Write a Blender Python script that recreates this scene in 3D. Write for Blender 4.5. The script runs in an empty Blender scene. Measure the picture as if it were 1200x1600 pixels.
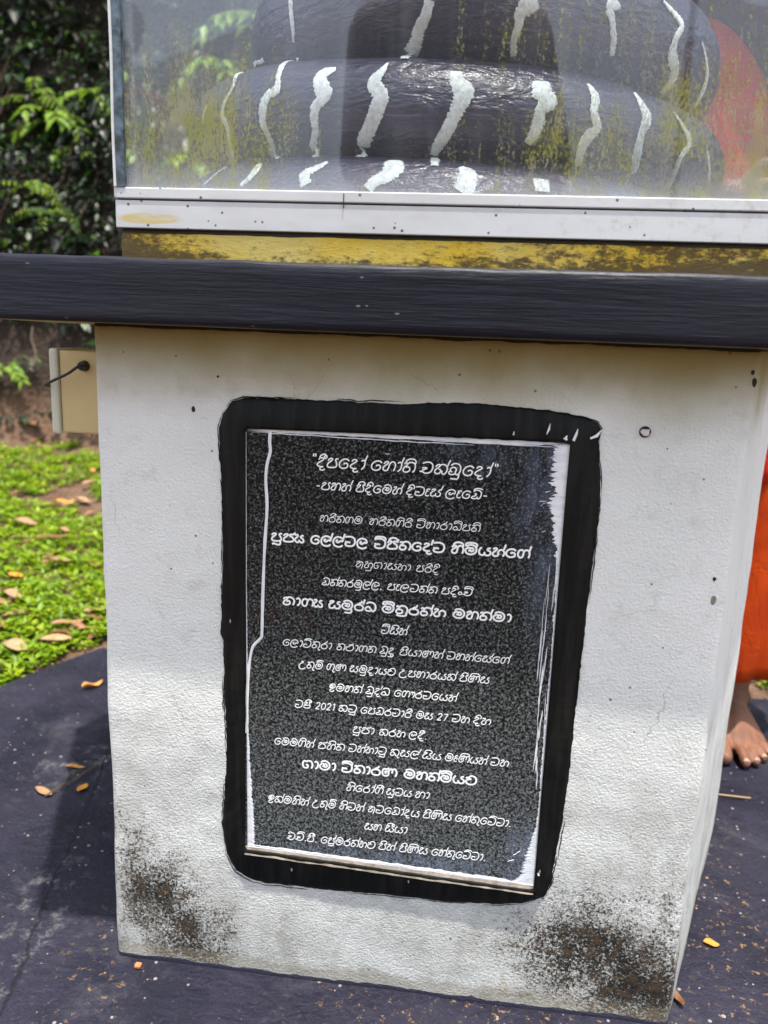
import bpy, bmesh, math, random, re
import numpy as np
from mathutils import Vector, Matrix, noise as mnoise
R = math.radians
SC = bpy.context.scene
COL = SC.collection
rnd = random.Random(7)
rng = np.random.default_rng(11)

# ---------------------------------------------------------------- camera
cam_data = bpy.data.cameras.new('camera')
cam = bpy.data.objects.new('camera', cam_data); COL.objects.link(cam)
cam_data.sensor_fit = 'HORIZONTAL'; cam_data.sensor_width = 24.0
cam_data.lens = 24.0*1230/1200
cam_data.clip_start = 0.01; cam_data.clip_end = 400
CAM = Vector((0.0, -0.88936, 0.85))
cam.matrix_world = (Matrix.Translation(CAM) @ Matrix.Rotation(R(6.33998), 4, 'Z') @
                    Matrix.Rotation(R(77.59196), 4, 'X') @ Matrix.Rotation(R(2.28139), 4, 'Z'))
cam_data.dof.use_dof = True; cam_data.dof.focus_distance = 0.98; cam_data.dof.aperture_fstop = 3.8
SC.camera = cam

# ---------------------------------------------------------------- light
SUN = Vector((0.08, -0.15, 1.0)).normalized()
world = bpy.data.worlds.new('World'); SC.world = world; world.use_nodes = True
wt = world.node_tree
sky = wt.nodes.new('ShaderNodeTexSky'); sky.sky_type = 'NISHITA'; sky.sun_disc = False
sky.sun_elevation = math.asin(SUN.z); sky.sun_rotation = math.atan2(SUN.x, SUN.y)
sky.air_density = 1.0; sky.dust_density = 2.5; sky.ozone_density = 1.0
hazy = wt.nodes.new('ShaderNodeHueSaturation'); hazy.inputs['Saturation'].default_value = .55    # humid, milky sky
wt.links.new(sky.outputs[0], hazy.inputs['Color']); wt.links.new(hazy.outputs[0], wt.nodes['Background'].inputs[0])
wt.nodes['Background'].inputs[1].default_value = 0.15
sun_data = bpy.data.lights.new('sun', 'SUN'); sun_data.energy = 2.6; sun_data.angle = R(1.0)
sun_data.color = (1.0, 0.95, 0.86)
sun = bpy.data.objects.new('sun', sun_data); COL.objects.link(sun)
sun.rotation_euler = SUN.to_track_quat('Z', 'Y').to_euler()
SC.view_settings.view_transform = 'Standard'; SC.view_settings.look = 'None'
SC.view_settings.gamma = 1.0; SC.view_settings.use_curve_mapping = False
SC.view_settings.exposure = 1.36
SC.cycles.max_bounces = 8; SC.cycles.transparent_max_bounces = 24

# ---------------------------------------------------------------- material helpers
class Mat:
    def __init__(self, name):
        self.m = bpy.data.materials.new(name); self.m.use_nodes = True
        self.t = self.m.node_tree; self.t.nodes.clear()
        self.out = self.t.nodes.new('ShaderNodeOutputMaterial')
        self.pos = None
    def node(self, typ, props=None, **ins):
        n = self.t.nodes.new(typ)
        for k, v in (props or {}).items(): setattr(n, k, v)
        for k, v in ins.items():
            k = k.replace('_', ' ')
            s = n.inputs[int(k[1:])] if re.fullmatch(r'i\d+', k) else n.inputs[k]
            self.set(s, v)
        return n
    def set(self, sock, v):
        if isinstance(v, bpy.types.NodeSocket): self.t.links.new(v, sock)
        elif isinstance(v, bpy.types.Node): self.t.links.new(v.outputs[0], sock)
        else:
            if isinstance(v, tuple) and len(v) == 3 and sock.type == 'RGBA': v = (*v, 1)
            sock.default_value = v
    def P(self):
        if self.pos is None: self.pos = self.node('ShaderNodeNewGeometry').outputs['Position']
        return self.pos
    def xyz(self):
        s = self.node('ShaderNodeSeparateXYZ', i0=self.P()); return s.outputs
    def scaled(self, v):
        return self.node('ShaderNodeVectorMath', {'operation': 'MULTIPLY'}, i0=self.P(), i1=v).outputs[0]
    def noise(self, scale, detail=4.0, rough=.55, vec=None, dist=0.0):
        return self.node('ShaderNodeTexNoise', Vector=vec if vec is not None else self.P(), Scale=float(scale), Detail=float(detail), Roughness=rough, Distortion=dist).outputs['Fac']
    def voro(self, scale, vec=None, feature='F1', out='Distance', rand=1.0):
        return self.node('ShaderNodeTexVoronoi', {'feature': feature}, Vector=vec if vec is not None else self.P(), Scale=float(scale), Randomness=rand).outputs[out]
    def math(self, op, a, b=0.0, clamp=False):
        n = self.node('ShaderNodeMath', {'operation': op, 'use_clamp': clamp}, i0=a, i1=b); return n.outputs[0]
    def step(self, v, lo, hi):
        return self.node('ShaderNodeMapRange', {'interpolation_type': 'SMOOTHSTEP'}, Value=v, From_Min=lo, From_Max=hi).outputs[0]
    def ramp(self, v, stops):
        n = self.node('ShaderNodeValToRGB', i0=v); e = n.color_ramp.elements
        while len(e) < len(stops): e.new(.5)
        for k, (p, c) in enumerate(stops): e[k].position = p; e[k].color = (*c, 1)
        return n.outputs[0]
    def mix(self, f, a, b):
        n = self.node('ShaderNodeMix', {'data_type': 'RGBA'})
        self.set(n.inputs['Factor'], f); self.set(n.inputs[6], a); self.set(n.inputs[7], b)
        return n.outputs[2]
    def bump(self, h, strength, dist, prev=None):
        n = self.node('ShaderNodeBump', Height=h, Strength=strength, Distance=dist)
        if prev is not None: self.set(n.inputs['Normal'], prev)
        return n.outputs[0]
    def blob(self, cx, cz, rx, rz, axis='xz'):
        """1 inside an ellipse on the wall plane, fading to 0 outside"""
        o = self.xyz(); a = o[0]; b = o[2] if axis == 'xz' else o[1]
        dx = self.math('DIVIDE', self.math('SUBTRACT', a, cx), rx); dz = self.math('DIVIDE', self.math('SUBTRACT', b, cz), rz)
        d = self.math('SQRT', self.math('ADD', self.math('MULTIPLY', dx, dx), self.math('MULTIPLY', dz, dz)))
        return self.math('SUBTRACT', 1.0, d, True)
    def bsdf(self, color, rough=.5, normal=None, metal=0.0, spec=.5, coat=0.0, **kw):
        n = self.node('ShaderNodeBsdfPrincipled')
        self.set(n.inputs['Base Color'], color); self.set(n.inputs['Roughness'], rough)
        self.set(n.inputs['Metallic'], metal); self.set(n.inputs['Specular IOR Level'], spec)
        self.set(n.inputs['Coat Weight'], coat)
        if normal is not None: self.set(n.inputs['Normal'], normal)
        for k, v in kw.items(): self.set(n.inputs[k.replace('_', ' ')], v)
        return n.outputs[0]
    def done(self, shader): self.t.links.new(shader, self.out.inputs[0]); return self.m

# ---------------------------------------------------------------- object helpers
def root_of(p):
    v = Vector((0, 0, 0))
    while p is not None: v += Vector(p.location); p = p.parent
    return v
def obj(name, verts, faces, mat, parent=None, smooth=False, kind=None, mats=None, fmat=None, at=None):
    """one mesh object; verts are given in world coordinates"""
    off = root_of(parent)
    if at is not None: off = Vector(at)
    me = bpy.data.meshes.new(name)
    me.from_pydata([tuple(Vector(v)-off) for v in verts], [], faces)
    me.materials.append(mat)
    if mats:
        for m in mats: me.materials.append(m)
    if fmat is not None: me.polygons.foreach_set('material_index', fmat)
    if smooth: me.polygons.foreach_set('use_smooth', [True]*len(me.polygons))
    me.validate(); me.update()
    o = bpy.data.objects.new(name, me); COL.objects.link(o)
    if parent is not None: o.parent = parent
    elif at is not None: o.location = off
    if kind: o['kind'] = kind
    return o
def thing(name, label, cat, loc=(0, 0, 0), group=None):
    o = bpy.data.objects.new(name, None); COL.objects.link(o); o.location = loc
    o.empty_display_size = .05
    return tag(o, label, cat, group)
def tag(o, label, cat, group=None):
    o['label'] = label; o['category'] = cat
    if group: o['group'] = group
    return o
def box(x0, x1, y0, y1, z0, z1):
    v = [(x, y, z) for z in (z0, z1) for y in (y0, y1) for x in (x0, x1)]
    f = [(0, 2, 3, 1), (4, 5, 7, 6), (0, 1, 5, 4), (2, 6, 7, 3), (0, 4, 6, 2), (1, 3, 7, 5)]
    return v, f
def bevel(o, w, seg=2):
    m = o.modifiers.new('bevel', 'BEVEL'); m.width = w; m.segments = seg; m.limit_method = 'ANGLE'; m.angle_limit = R(35)
    return o
def merge(parts):
    V = []; F = []
    for v, f in parts:
        n = len(V); V += list(v); F += [tuple(i+n for i in q) for q in f]
    return V, F
def offset_poly(poly, d):
    """grow a counter-clockwise plan polygon outwards by d (d may be a list, one per edge)"""
    n = len(poly); out = []
    ds = d if isinstance(d, (list, tuple)) else [d]*n
    for i in range(n):
        p = Vector(poly[i]); a = Vector(poly[i-1]); b = Vector(poly[(i+1) % n])
        e1 = (p-a).normalized(); e2 = (b-p).normalized()
        n1 = Vector((e1.y, -e1.x)); n2 = Vector((e2.y, -e2.x))
        det = n1.x*n2.y-n1.y*n2.x
        d1 = ds[i-1]; d2 = ds[i]
        out.append(((p.x+(d1*n2.y-d2*n1.y)/det), (p.y+(n1.x*d2-n2.x*d1)/det)))
    return out
def densify(poly, step, r=0.0):
    """points along a closed plan polygon, its corners rounded with radius about r"""
    n = len(poly); pts = []
    for i in range(n):
        a, p, b = Vector(poly[i-1]), Vector(poly[i]), Vector(poly[(i+1) % n])
        if r > 0:
            u = p+(a-p).normalized()*r; w = p+(b-p).normalized()*r
            for k in range(4):
                t = k/3; pts.append((1-t)**2*u+2*t*(1-t)*p+t*t*w)
        else: pts.append(p)
    out = []
    for i in range(len(pts)):
        a, b = pts[i], pts[(i+1) % len(pts)]
        m = max(1, int((b-a).length/step))
        for k in range(m): out.append(a+(b-a)*k/m)
    return out
def prism(plan, zs, wob=0.0, scale=8.0, cap=True, round_edge=0.0, wobz=0.0):
    """stack of plan outlines with a slight unevenness; returns verts, faces"""
    V = []; F = []; n = len(plan); c = sum(plan, Vector((0, 0)))/n
    nz = len(zs)
    for j, z in enumerate(zs):
        ins = round_edge if (j in (0, nz-1) and round_edge) else 0.0
        for i in range(n):
            p = plan[i]; t = plan[(i+1) % n]-plan[i-1]; nn = Vector((t.y, -t.x)).normalized()
            q = Vector((p.x, p.y, z))
            d = mnoise.noise(q*scale)*wob+mnoise.noise(q*scale*4)*wob*.35-ins
            zz = z+(mnoise.noise(Vector((p.x*scale*2, p.y*scale*2, z)))*wobz if j in (0, 1, nz-2, nz-1) else 0)
            V.append((p.x+nn.x*d, p.y+nn.y*d, zz))
    for j in range(nz-1):
        for i in range(n):
            k = (i+1) % n
            F.append((j*n+i, j*n+k, (j+1)*n+k, (j+1)*n+i))
    if cap:
        F.append(tuple(range(n-1, -1, -1))); F.append(tuple((nz-1)*n+i for i in range(n)))
    return V, F
def catmull(pts, m=6):
    if len(pts) < 3: return [Vector(p) for p in pts]
    P = [Vector(p) for p in pts]; P = [P[0]*2-P[1]]+P+[P[-1]*2-P[-2]]
    out = []
    for i in range(1, len(P)-2):
        for k in range(m):
            t = k/m; a, b, c, d = P[i-1], P[i], P[i+1], P[i+2]
            out.append(.5*((2*b)+(c-a)*t+(2*a-5*b+4*c-d)*t*t+(3*b-a-3*c+d)*t**3))
    out.append(P[-2]); return out
def tube_mesh(pts, rad, seg=6, cap=True):
    P = [Vector(p) for p in pts]; V = []; F = []; n = len(P)
    up = Vector((.3, .2, 1))
    for i, p in enumerate(P):
        t = (P[min(i+1, n-1)]-P[max(i-1, 0)]).normalized()
        a = t.cross(up if abs(t.dot(up.normalized())) < .95 else Vector((1, 0, 0))).normalized(); b = t.cross(a)
        r = rad[i] if isinstance(rad, (list, tuple)) else rad
        for k in range(seg):
            th = 2*math.pi*k/seg; V.append(p+(a*math.cos(th)+b*math.sin(th))*r)
    for i in range(n-1):
        for k in range(seg):
            l = (k+1) % seg; F.append((i*seg+k, i*seg+l, (i+1)*seg+l, (i+1)*seg+k))
    if cap: F.append(tuple(range(seg-1, -1, -1))); F.append(tuple((n-1)*seg+k for k in range(seg)))
    return V, F
def ribbon(pts, width, nrm, lift=.0003, edge=.0, ridge=.0004, zstep=2e-6):
    """painted stroke lying on a surface: a low ridge of paint along pts; width = full width or list; nrm = normal or list"""
    P = [Vector(p) for p in pts]; n = len(P); V = []; F = []
    for i, p in enumerate(P):
        t = (P[min(i+1, n-1)]-P[max(i-1, 0)]).normalized()
        nn = Vector(nrm[i]) if isinstance(nrm, list) else Vector(nrm)
        s = t.cross(nn).normalized(); w = (width[i] if isinstance(width, (list, tuple)) else width)/2
        q = p+nn*(lift+i*zstep)
        V += [q-s*w-nn*edge, q+nn*ridge, q+s*w-nn*edge]
    for i in range(n-1):
        a = i*3; F += [(a, a+1, a+4, a+3), (a+1, a+2, a+5, a+4)]
    return V, F

# ---------------------------------------------------------------- measured shapes and inscription
STRIPES=[
[(-0.2503, 0.1388, 1.2408, 0.0046), (-0.2485, 0.139, 1.2236, 0.0041), (-0.2467, 0.1419, 1.2107, 0.0036), (-0.2478, 0.1508, 1.1998, 0.0014)] ,
[(-0.0771, 0.0551, 1.208, 0.0058), (-0.0817, 0.0617, 1.1949, 0.0066), (-0.0889, 0.0699, 1.1852, 0.007), (-0.0928, 0.0801, 1.1759, 0.0075), (-0.1009, 0.0948, 1.1676, 0.0093), (-0.1028, 0.0611, 1.1503, 0.0041)] ,
[(0.0362, 0.0622, 1.21, 0.0091), (0.0258, 0.0617, 1.2037, 0.0099), (0.0196, 0.0633, 1.1969, 0.0066), (0.0192, 0.0678, 1.1873, 0.005), (0.0154, 0.0755, 1.1774, 0.0041), (0.0161, 0.0898, 1.166, 0.0033)] ,
[(0.1232, 0.0946, 1.2217, 0.0103), (0.117, 0.0925, 1.2122, 0.006), (0.1206, 0.0972, 1.2038, 0.0039), (0.1247, 0.1056, 1.1906, 0.0039), (0.127, 0.1198, 1.1758, 0.003)] ,
[(0.1802, 0.1348, 1.2353, 0.0018), (0.2037, 0.1556, 1.2257, 0.0046), (0.2104, 0.1622, 1.2187, 0.0051), (0.2034, 0.1589, 1.204, 0.0059), (0.2028, 0.1656, 1.1906, 0.0073), (0.2105, 0.1818, 1.1818, 0.007), (0.212, 0.1962, 1.1721, 0.0075), (0.2046, 0.2092, 1.1613, 0.0057)] ,
[(0.2436, 0.2023, 1.2165, 0.0014), (0.2561, 0.2255, 1.2027, 0.0024), (0.2644, 0.2485, 1.1914, 0.0045), (0.2659, 0.264, 1.1809, 0.006), (0.2615, 0.2847, 1.1674, 0.0051)] ,
[(-0.3084, 0.2289, 1.2046, 0.0025), (-0.3408, 0.2992, 1.2178, 0.0042), (-0.3248, 0.1684, 1.167, 0.0033), (-0.3193, 0.1348, 1.1426, 0.0032), (-0.3324, 0.14, 1.1244, 0.0041), (-0.3355, 0.1442, 1.113, 0.0055), (-0.3289, 0.1442, 1.0997, 0.0045), (-0.3317, 0.1687, 1.0828, 0.0037), (-0.3413, 0.2048, 1.0749, 0.0033)] ,
[(-0.2469, 0.1654, 1.1852, 0.0023), (-0.2531, 0.1069, 1.1577, 0.0044), (-0.2527, 0.0881, 1.1383, 0.0038), (-0.253, 0.0839, 1.1269, 0.0068), (-0.2652, 0.0896, 1.1216, 0.006), (-0.272, 0.0952, 1.1058, 0.0064), (-0.2721, 0.1015, 1.0934, 0.006), (-0.2667, 0.1139, 1.0786, 0.0048), (-0.2676, 0.1427, 1.0667, 0.0053), (-0.2518, 0.0969, 1.0535, 0.003)] ,
[(-0.1798, 0.0635, 1.1431, 0.0041), (-0.1908, 0.0644, 1.1401, 0.0091), (-0.1975, 0.062, 1.1328, 0.0082), (-0.1924, 0.0564, 1.1193, 0.0106), (-0.1881, 0.0537, 1.1133, 0.0073), (-0.1999, 0.0592, 1.1036, 0.0065), (-0.2031, 0.0648, 1.0916, 0.0057), (-0.2032, 0.0739, 1.0803, 0.0041), (-0.2097, 0.0953, 1.0679, 0.005), (-0.2023, 0.0724, 1.0504, 0.0033)] ,
[(-0.1196, 0.0546, 1.1444, 0.0016), (-0.1248, 0.0473, 1.1351, 0.0048), (-0.1327, 0.0417, 1.1219, 0.008), (-0.1248, 0.0384, 1.1081, 0.0095), (-0.1282, 0.0412, 1.096, 0.0095), (-0.136, 0.0499, 1.0819, 0.0087), (-0.147, 0.0696, 1.0663, 0.0081), (-0.1489, 0.0568, 1.0479, 0.0048)] ,
[(-0.0449, 0.0448, 1.1326, 0.0071), (-0.0419, 0.0379, 1.1211, 0.0094), (-0.0344, 0.0359, 1.1111, 0.0117), (-0.0391, 0.0351, 1.0982, 0.0093), (-0.0447, 0.038, 1.0862, 0.0078), (-0.0513, 0.0446, 1.0748, 0.0078), (-0.0605, 0.0558, 1.0642, 0.0071), (-0.0658, 0.0683, 1.0569, 0.0048)] ,
[(0.0471, 0.0565, 1.1282, 0.0096), (0.0497, 0.0505, 1.1157, 0.0127), (0.0573, 0.0507, 1.1063, 0.0095), (0.0488, 0.0479, 1.0991, 0.0063), (0.0479, 0.0501, 1.0868, 0.0079), (0.0442, 0.0549, 1.0764, 0.0071), (0.0384, 0.0615, 1.0667, 0.0048)] ,
[(0.0994, 0.0804, 1.1328, 0.0025), (0.1082, 0.0748, 1.1196, 0.0057), (0.1077, 0.0692, 1.102, 0.0049), (0.1133, 0.0745, 1.087, 0.0057), (0.1039, 0.0748, 1.0771, 0.0081), (0.0988, 0.0821, 1.0654, 0.0057), (0.0984, 0.0991, 1.0534, 0.0041)] ,
[(0.1551, 0.1131, 1.1326, 0.0021), (0.1647, 0.1079, 1.1192, 0.0064), (0.171, 0.1073, 1.1057, 0.0076), (0.1666, 0.104, 1.088, 0.0055), (0.1653, 0.1136, 1.0698, 0.0063), (0.1676, 0.1363, 1.0535, 0.0043)] ,
[(0.2078, 0.1473, 1.1232, 0.0013), (0.2224, 0.1516, 1.107, 0.004), (0.2328, 0.1609, 1.0938, 0.0054), (0.2236, 0.1573, 1.0765, 0.0049), (0.2213, 0.1667, 1.0639, 0.0045), (0.2206, 0.1903, 1.05, 0.0032)] ,
[(-0.3339, 0.1514, 1.0547, 0.0023), (-0.3507, 0.151, 1.0444, 0.0027), (-0.3691, 0.1623, 1.0362, 0.0014)] ,
[(-0.2781, 0.1014, 1.0483, 0.0043), (-0.2789, 0.0904, 1.0389, 0.0084), (-0.2857, 0.087, 1.0296, 0.0059), (-0.2962, 0.0905, 1.0221, 0.0034)] ,
[(-0.1841, 0.053, 1.0412, 0.0028), (-0.1964, 0.0488, 1.0341, 0.0056), (-0.2085, 0.0476, 1.0268, 0.0071), (-0.2054, 0.0411, 1.0148, 0.0071)] ,
[(-0.1087, 0.0447, 1.0432, 0.0101), (-0.1066, 0.0298, 1.0316, 0.013), (-0.1126, 0.0235, 1.0237, 0.0107), (-0.1263, 0.022, 1.0167, 0.0076), (-0.1329, 0.0203, 1.009, 0.0068)] ,
[(-0.0333, 0.0348, 1.0344, 0.0046), (-0.0258, 0.0282, 1.028, 0.0106), (-0.0262, 0.0185, 1.0145, 0.012), (-0.0311, 0.0148, 1.006, 0.0097)] ,
[(0.0543, 0.0434, 1.027, 0.0101), (0.0568, 0.0328, 1.012, 0.0084)] ,
[(-0.066, 0.0741, 1.0541, 0.0032), (-0.0628, 0.0515, 1.0453, 0.0055), (-0.0619, 0.0332, 1.035, 0.0038)] ,
[(-0.3665, 0.1772, 1.1341, 0.0014), (-0.375, 0.1864, 1.125, 0.0019), (-0.3792, 0.1934, 1.1175, 0.0014)] ,
[(0.262, 0.1974, 1.0929, 0.0014), (0.2727, 0.2206, 1.0755, 0.0024), (0.282, 0.2523, 1.0623, 0.0015)] ,
]
FRAME_OUT= [(-0.2980,0.7435),(-0.2902,0.7625),(-0.2810,0.7740),(-0.2673,0.7783),(-0.2522,0.7783),(-0.1996,0.7800),(-0.1441,0.7812),(-0.1330,0.7796),(-0.1185,0.7817),(-0.0748,0.7816),(-0.0318,0.7844),(0.0109,0.7843),(0.0533,0.7821),(0.0885,0.7796),(0.1166,0.7754),(0.1343,0.7707),(0.1384,0.7638),(0.1371,0.7482),(0.1440,0.7127),(0.1468,0.6764),(0.1454,0.6317),(0.1447,0.5937),(0.1432,0.5471),(0.1417,0.4834),(0.1417,0.4179),(0.1424,0.3675),(0.1401,0.3069),(0.1385,0.2626),(0.1353,0.2262),(0.1335,0.1913),(0.1242,0.1697),(0.1013,0.1554),(0.0694,0.1492),(0.0043,0.1433),(-0.0371,0.1435),(-0.0788,0.1427),(-0.1634,0.1401),(-0.2322,0.1398),(-0.2583,0.1422),(-0.2775,0.1532),(-0.2896,0.1777),(-0.2964,0.2196),(-0.2945,0.2432),(-0.2908,0.3034),(-0.2920,0.3924),(-0.2933,0.4781),(-0.2964,0.4904),(-0.2947,0.5197),(-0.2940,0.6405),(-0.2945,0.6869),(-0.2974,0.7172)]
DRIP= [(-0.2338,0.7423),(-0.2344,0.7282),(-0.2336,0.7170),(-0.2373,0.7017),(-0.2387,0.6826),(-0.2369,0.6519),(-0.2390,0.6127),(-0.2403,0.5808),(-0.2416,0.5322),(-0.2422,0.4950),(-0.2437,0.4865),(-0.2534,0.4748),(-0.2574,0.4559),(-0.2590,0.4387),(-0.2606,0.4041),(-0.2605,0.3736),(-0.2630,0.3583)]
TEXT=[
( 'r' ,0.7028,[ ('"දීපදෝ',-0.1854,-0.1216),('හෝති',-0.1149,-0.0638),('චක්ඛුදෝ"',-0.0579,0.0292) ],0.0104),
( 'r' ,0.6764,[ ('-පහන්',-0.1789,-0.1372),('පිදිමෙන්',-0.1312,-0.0781),('දිවැස්',-0.0729,-0.0331),('ලැබේ-',-0.0279,0.0202) ],0.0082),
( 't' ,0.6384,[ ('හරිතගම',-0.1727,-0.1224),('හරිතගිරි',-0.1141,-0.0645),('විහාරාධිපති',-0.0593,0.0140) ],0.0071),
( 'b' ,0.6109,[ ('පූජ්\u200dය',-0.2303,-0.1906),('ලේල්වල',-0.1829,-0.1146),('විජිතදේව',-0.1070,-0.0243),('හිමියන්ගේ',-0.0169,0.0729) ],0.0099),
( 't' ,0.5858,[ ('අනුශාසනා',-0.1283,-0.0635),('පරිදි',-0.0567,-0.0304) ],0.0072),
( 'r' ,0.5607,[ ('බත්තරමුල්ල,',-0.1686,-0.0960),('පැලවත්ත',-0.0898,-0.0313),('පදිංචි',-0.0260,0.0100) ],0.0073),
( 'b' ,0.5324,[ ('භාග්\u200dය',-0.2153,-0.1664),('සමුර්ධ',-0.1594,-0.1018),('මිත්\u200dරරත්න',-0.0949,-0.0192),('මහත්මා',-0.0108,0.0576) ],0.0097),
( 'r' ,0.5058,[ ('විසින්',-0.0954,-0.0644) ],0.0078),
( 'r' ,0.4800,[ ('ලොව්තුරා',-0.2155,-0.1549),('තථාගත',-0.1486,-0.1006),('බුදු',-0.0959,-0.0780),('පියාණන්',-0.0718,-0.0200),('වහන්සේගේ',-0.0155,0.0583) ],0.0075),
( 'r' ,0.4530,[ ('උතුම්',-0.1950,-0.1654),('ගුණ',-0.1606,-0.1368),('සමුදායට',-0.1320,-0.0761),('උපහාරයක්',-0.0714,-0.0031),('පිණිස',0.0015,0.0368) ],0.0076),
( 'r' ,0.4261,[ ('ඉමහත්',-0.1568,-0.1161),('බුද්ධ',-0.1113,-0.0820),('ගෞරවයෙන්',-0.0765,-0.0007) ],0.0077),
( 'r' ,0.3997,[ ('වර්ෂ',-0.1991,-0.1788),('2021',-0.1731,-0.1489),('කවූ',-0.1441,-0.1216),('පෙබරවාරි',-0.1168,-0.0540),('මස',-0.0486,-0.0281),('27',-0.0226,-0.0101),('වන',-0.0046,0.0164),('දින',0.0211,0.0420) ],0.0077),
( 'r' ,0.3727,[ ('පූජා',-0.1255,-0.0990),('කරන',-0.0926,-0.0607),('ලදී.',-0.0560,-0.0338) ],0.0078),
( 'r' ,0.3468,[ ('මෙමගින්',-0.2247,-0.1745),('ජනිත',-0.1687,-0.1353),('වන්නාවූ',-0.1304,-0.0828),('කුසල්',-0.0780,-0.0420),('සිය',-0.0380,-0.0150),('මෑණියන්',-0.0103,0.0408),('වන',0.0454,0.0673) ],0.0080),
( 'b' ,0.3179,[ ('ශාමා',-0.1879,-0.1451),('විතාරණ',-0.1377,-0.0679),('මහත්මියට',-0.0591,0.0309) ],0.0106),
( 'r' ,0.2924,[ ('නිරෝගී',-0.1312,-0.0847),('සුවය',-0.0806,-0.0490),('හා',-0.0442,-0.0265) ],0.0081),
( 'r' ,0.2653,[ ('ඉක්මනින්',-0.2323,-0.1795),('උතුම්',-0.1745,-0.1445),('නිවන්',-0.1395,-0.1082),('අවබෝදය',-0.1025,-0.0380),('පිණිස',-0.0332,0.0023),('හේතුවේවා.',0.0070,0.0763) ],0.0083),
( 'r' ,0.2403,[ ('සහ',-0.1065,-0.0851),('සීයා',-0.0802,-0.0523) ],0.0084),
( 'r' ,0.2139,[ ('එච්.පී.',-0.2064,-0.1675),('ප්\u200dරේමරත්නට',-0.1625,-0.0923),('පින්',-0.0874,-0.0667),('පිණිස',-0.0610,-0.0249),('හේතුවේවා.',-0.0200,0.0480) ],0.0085),
]
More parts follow.
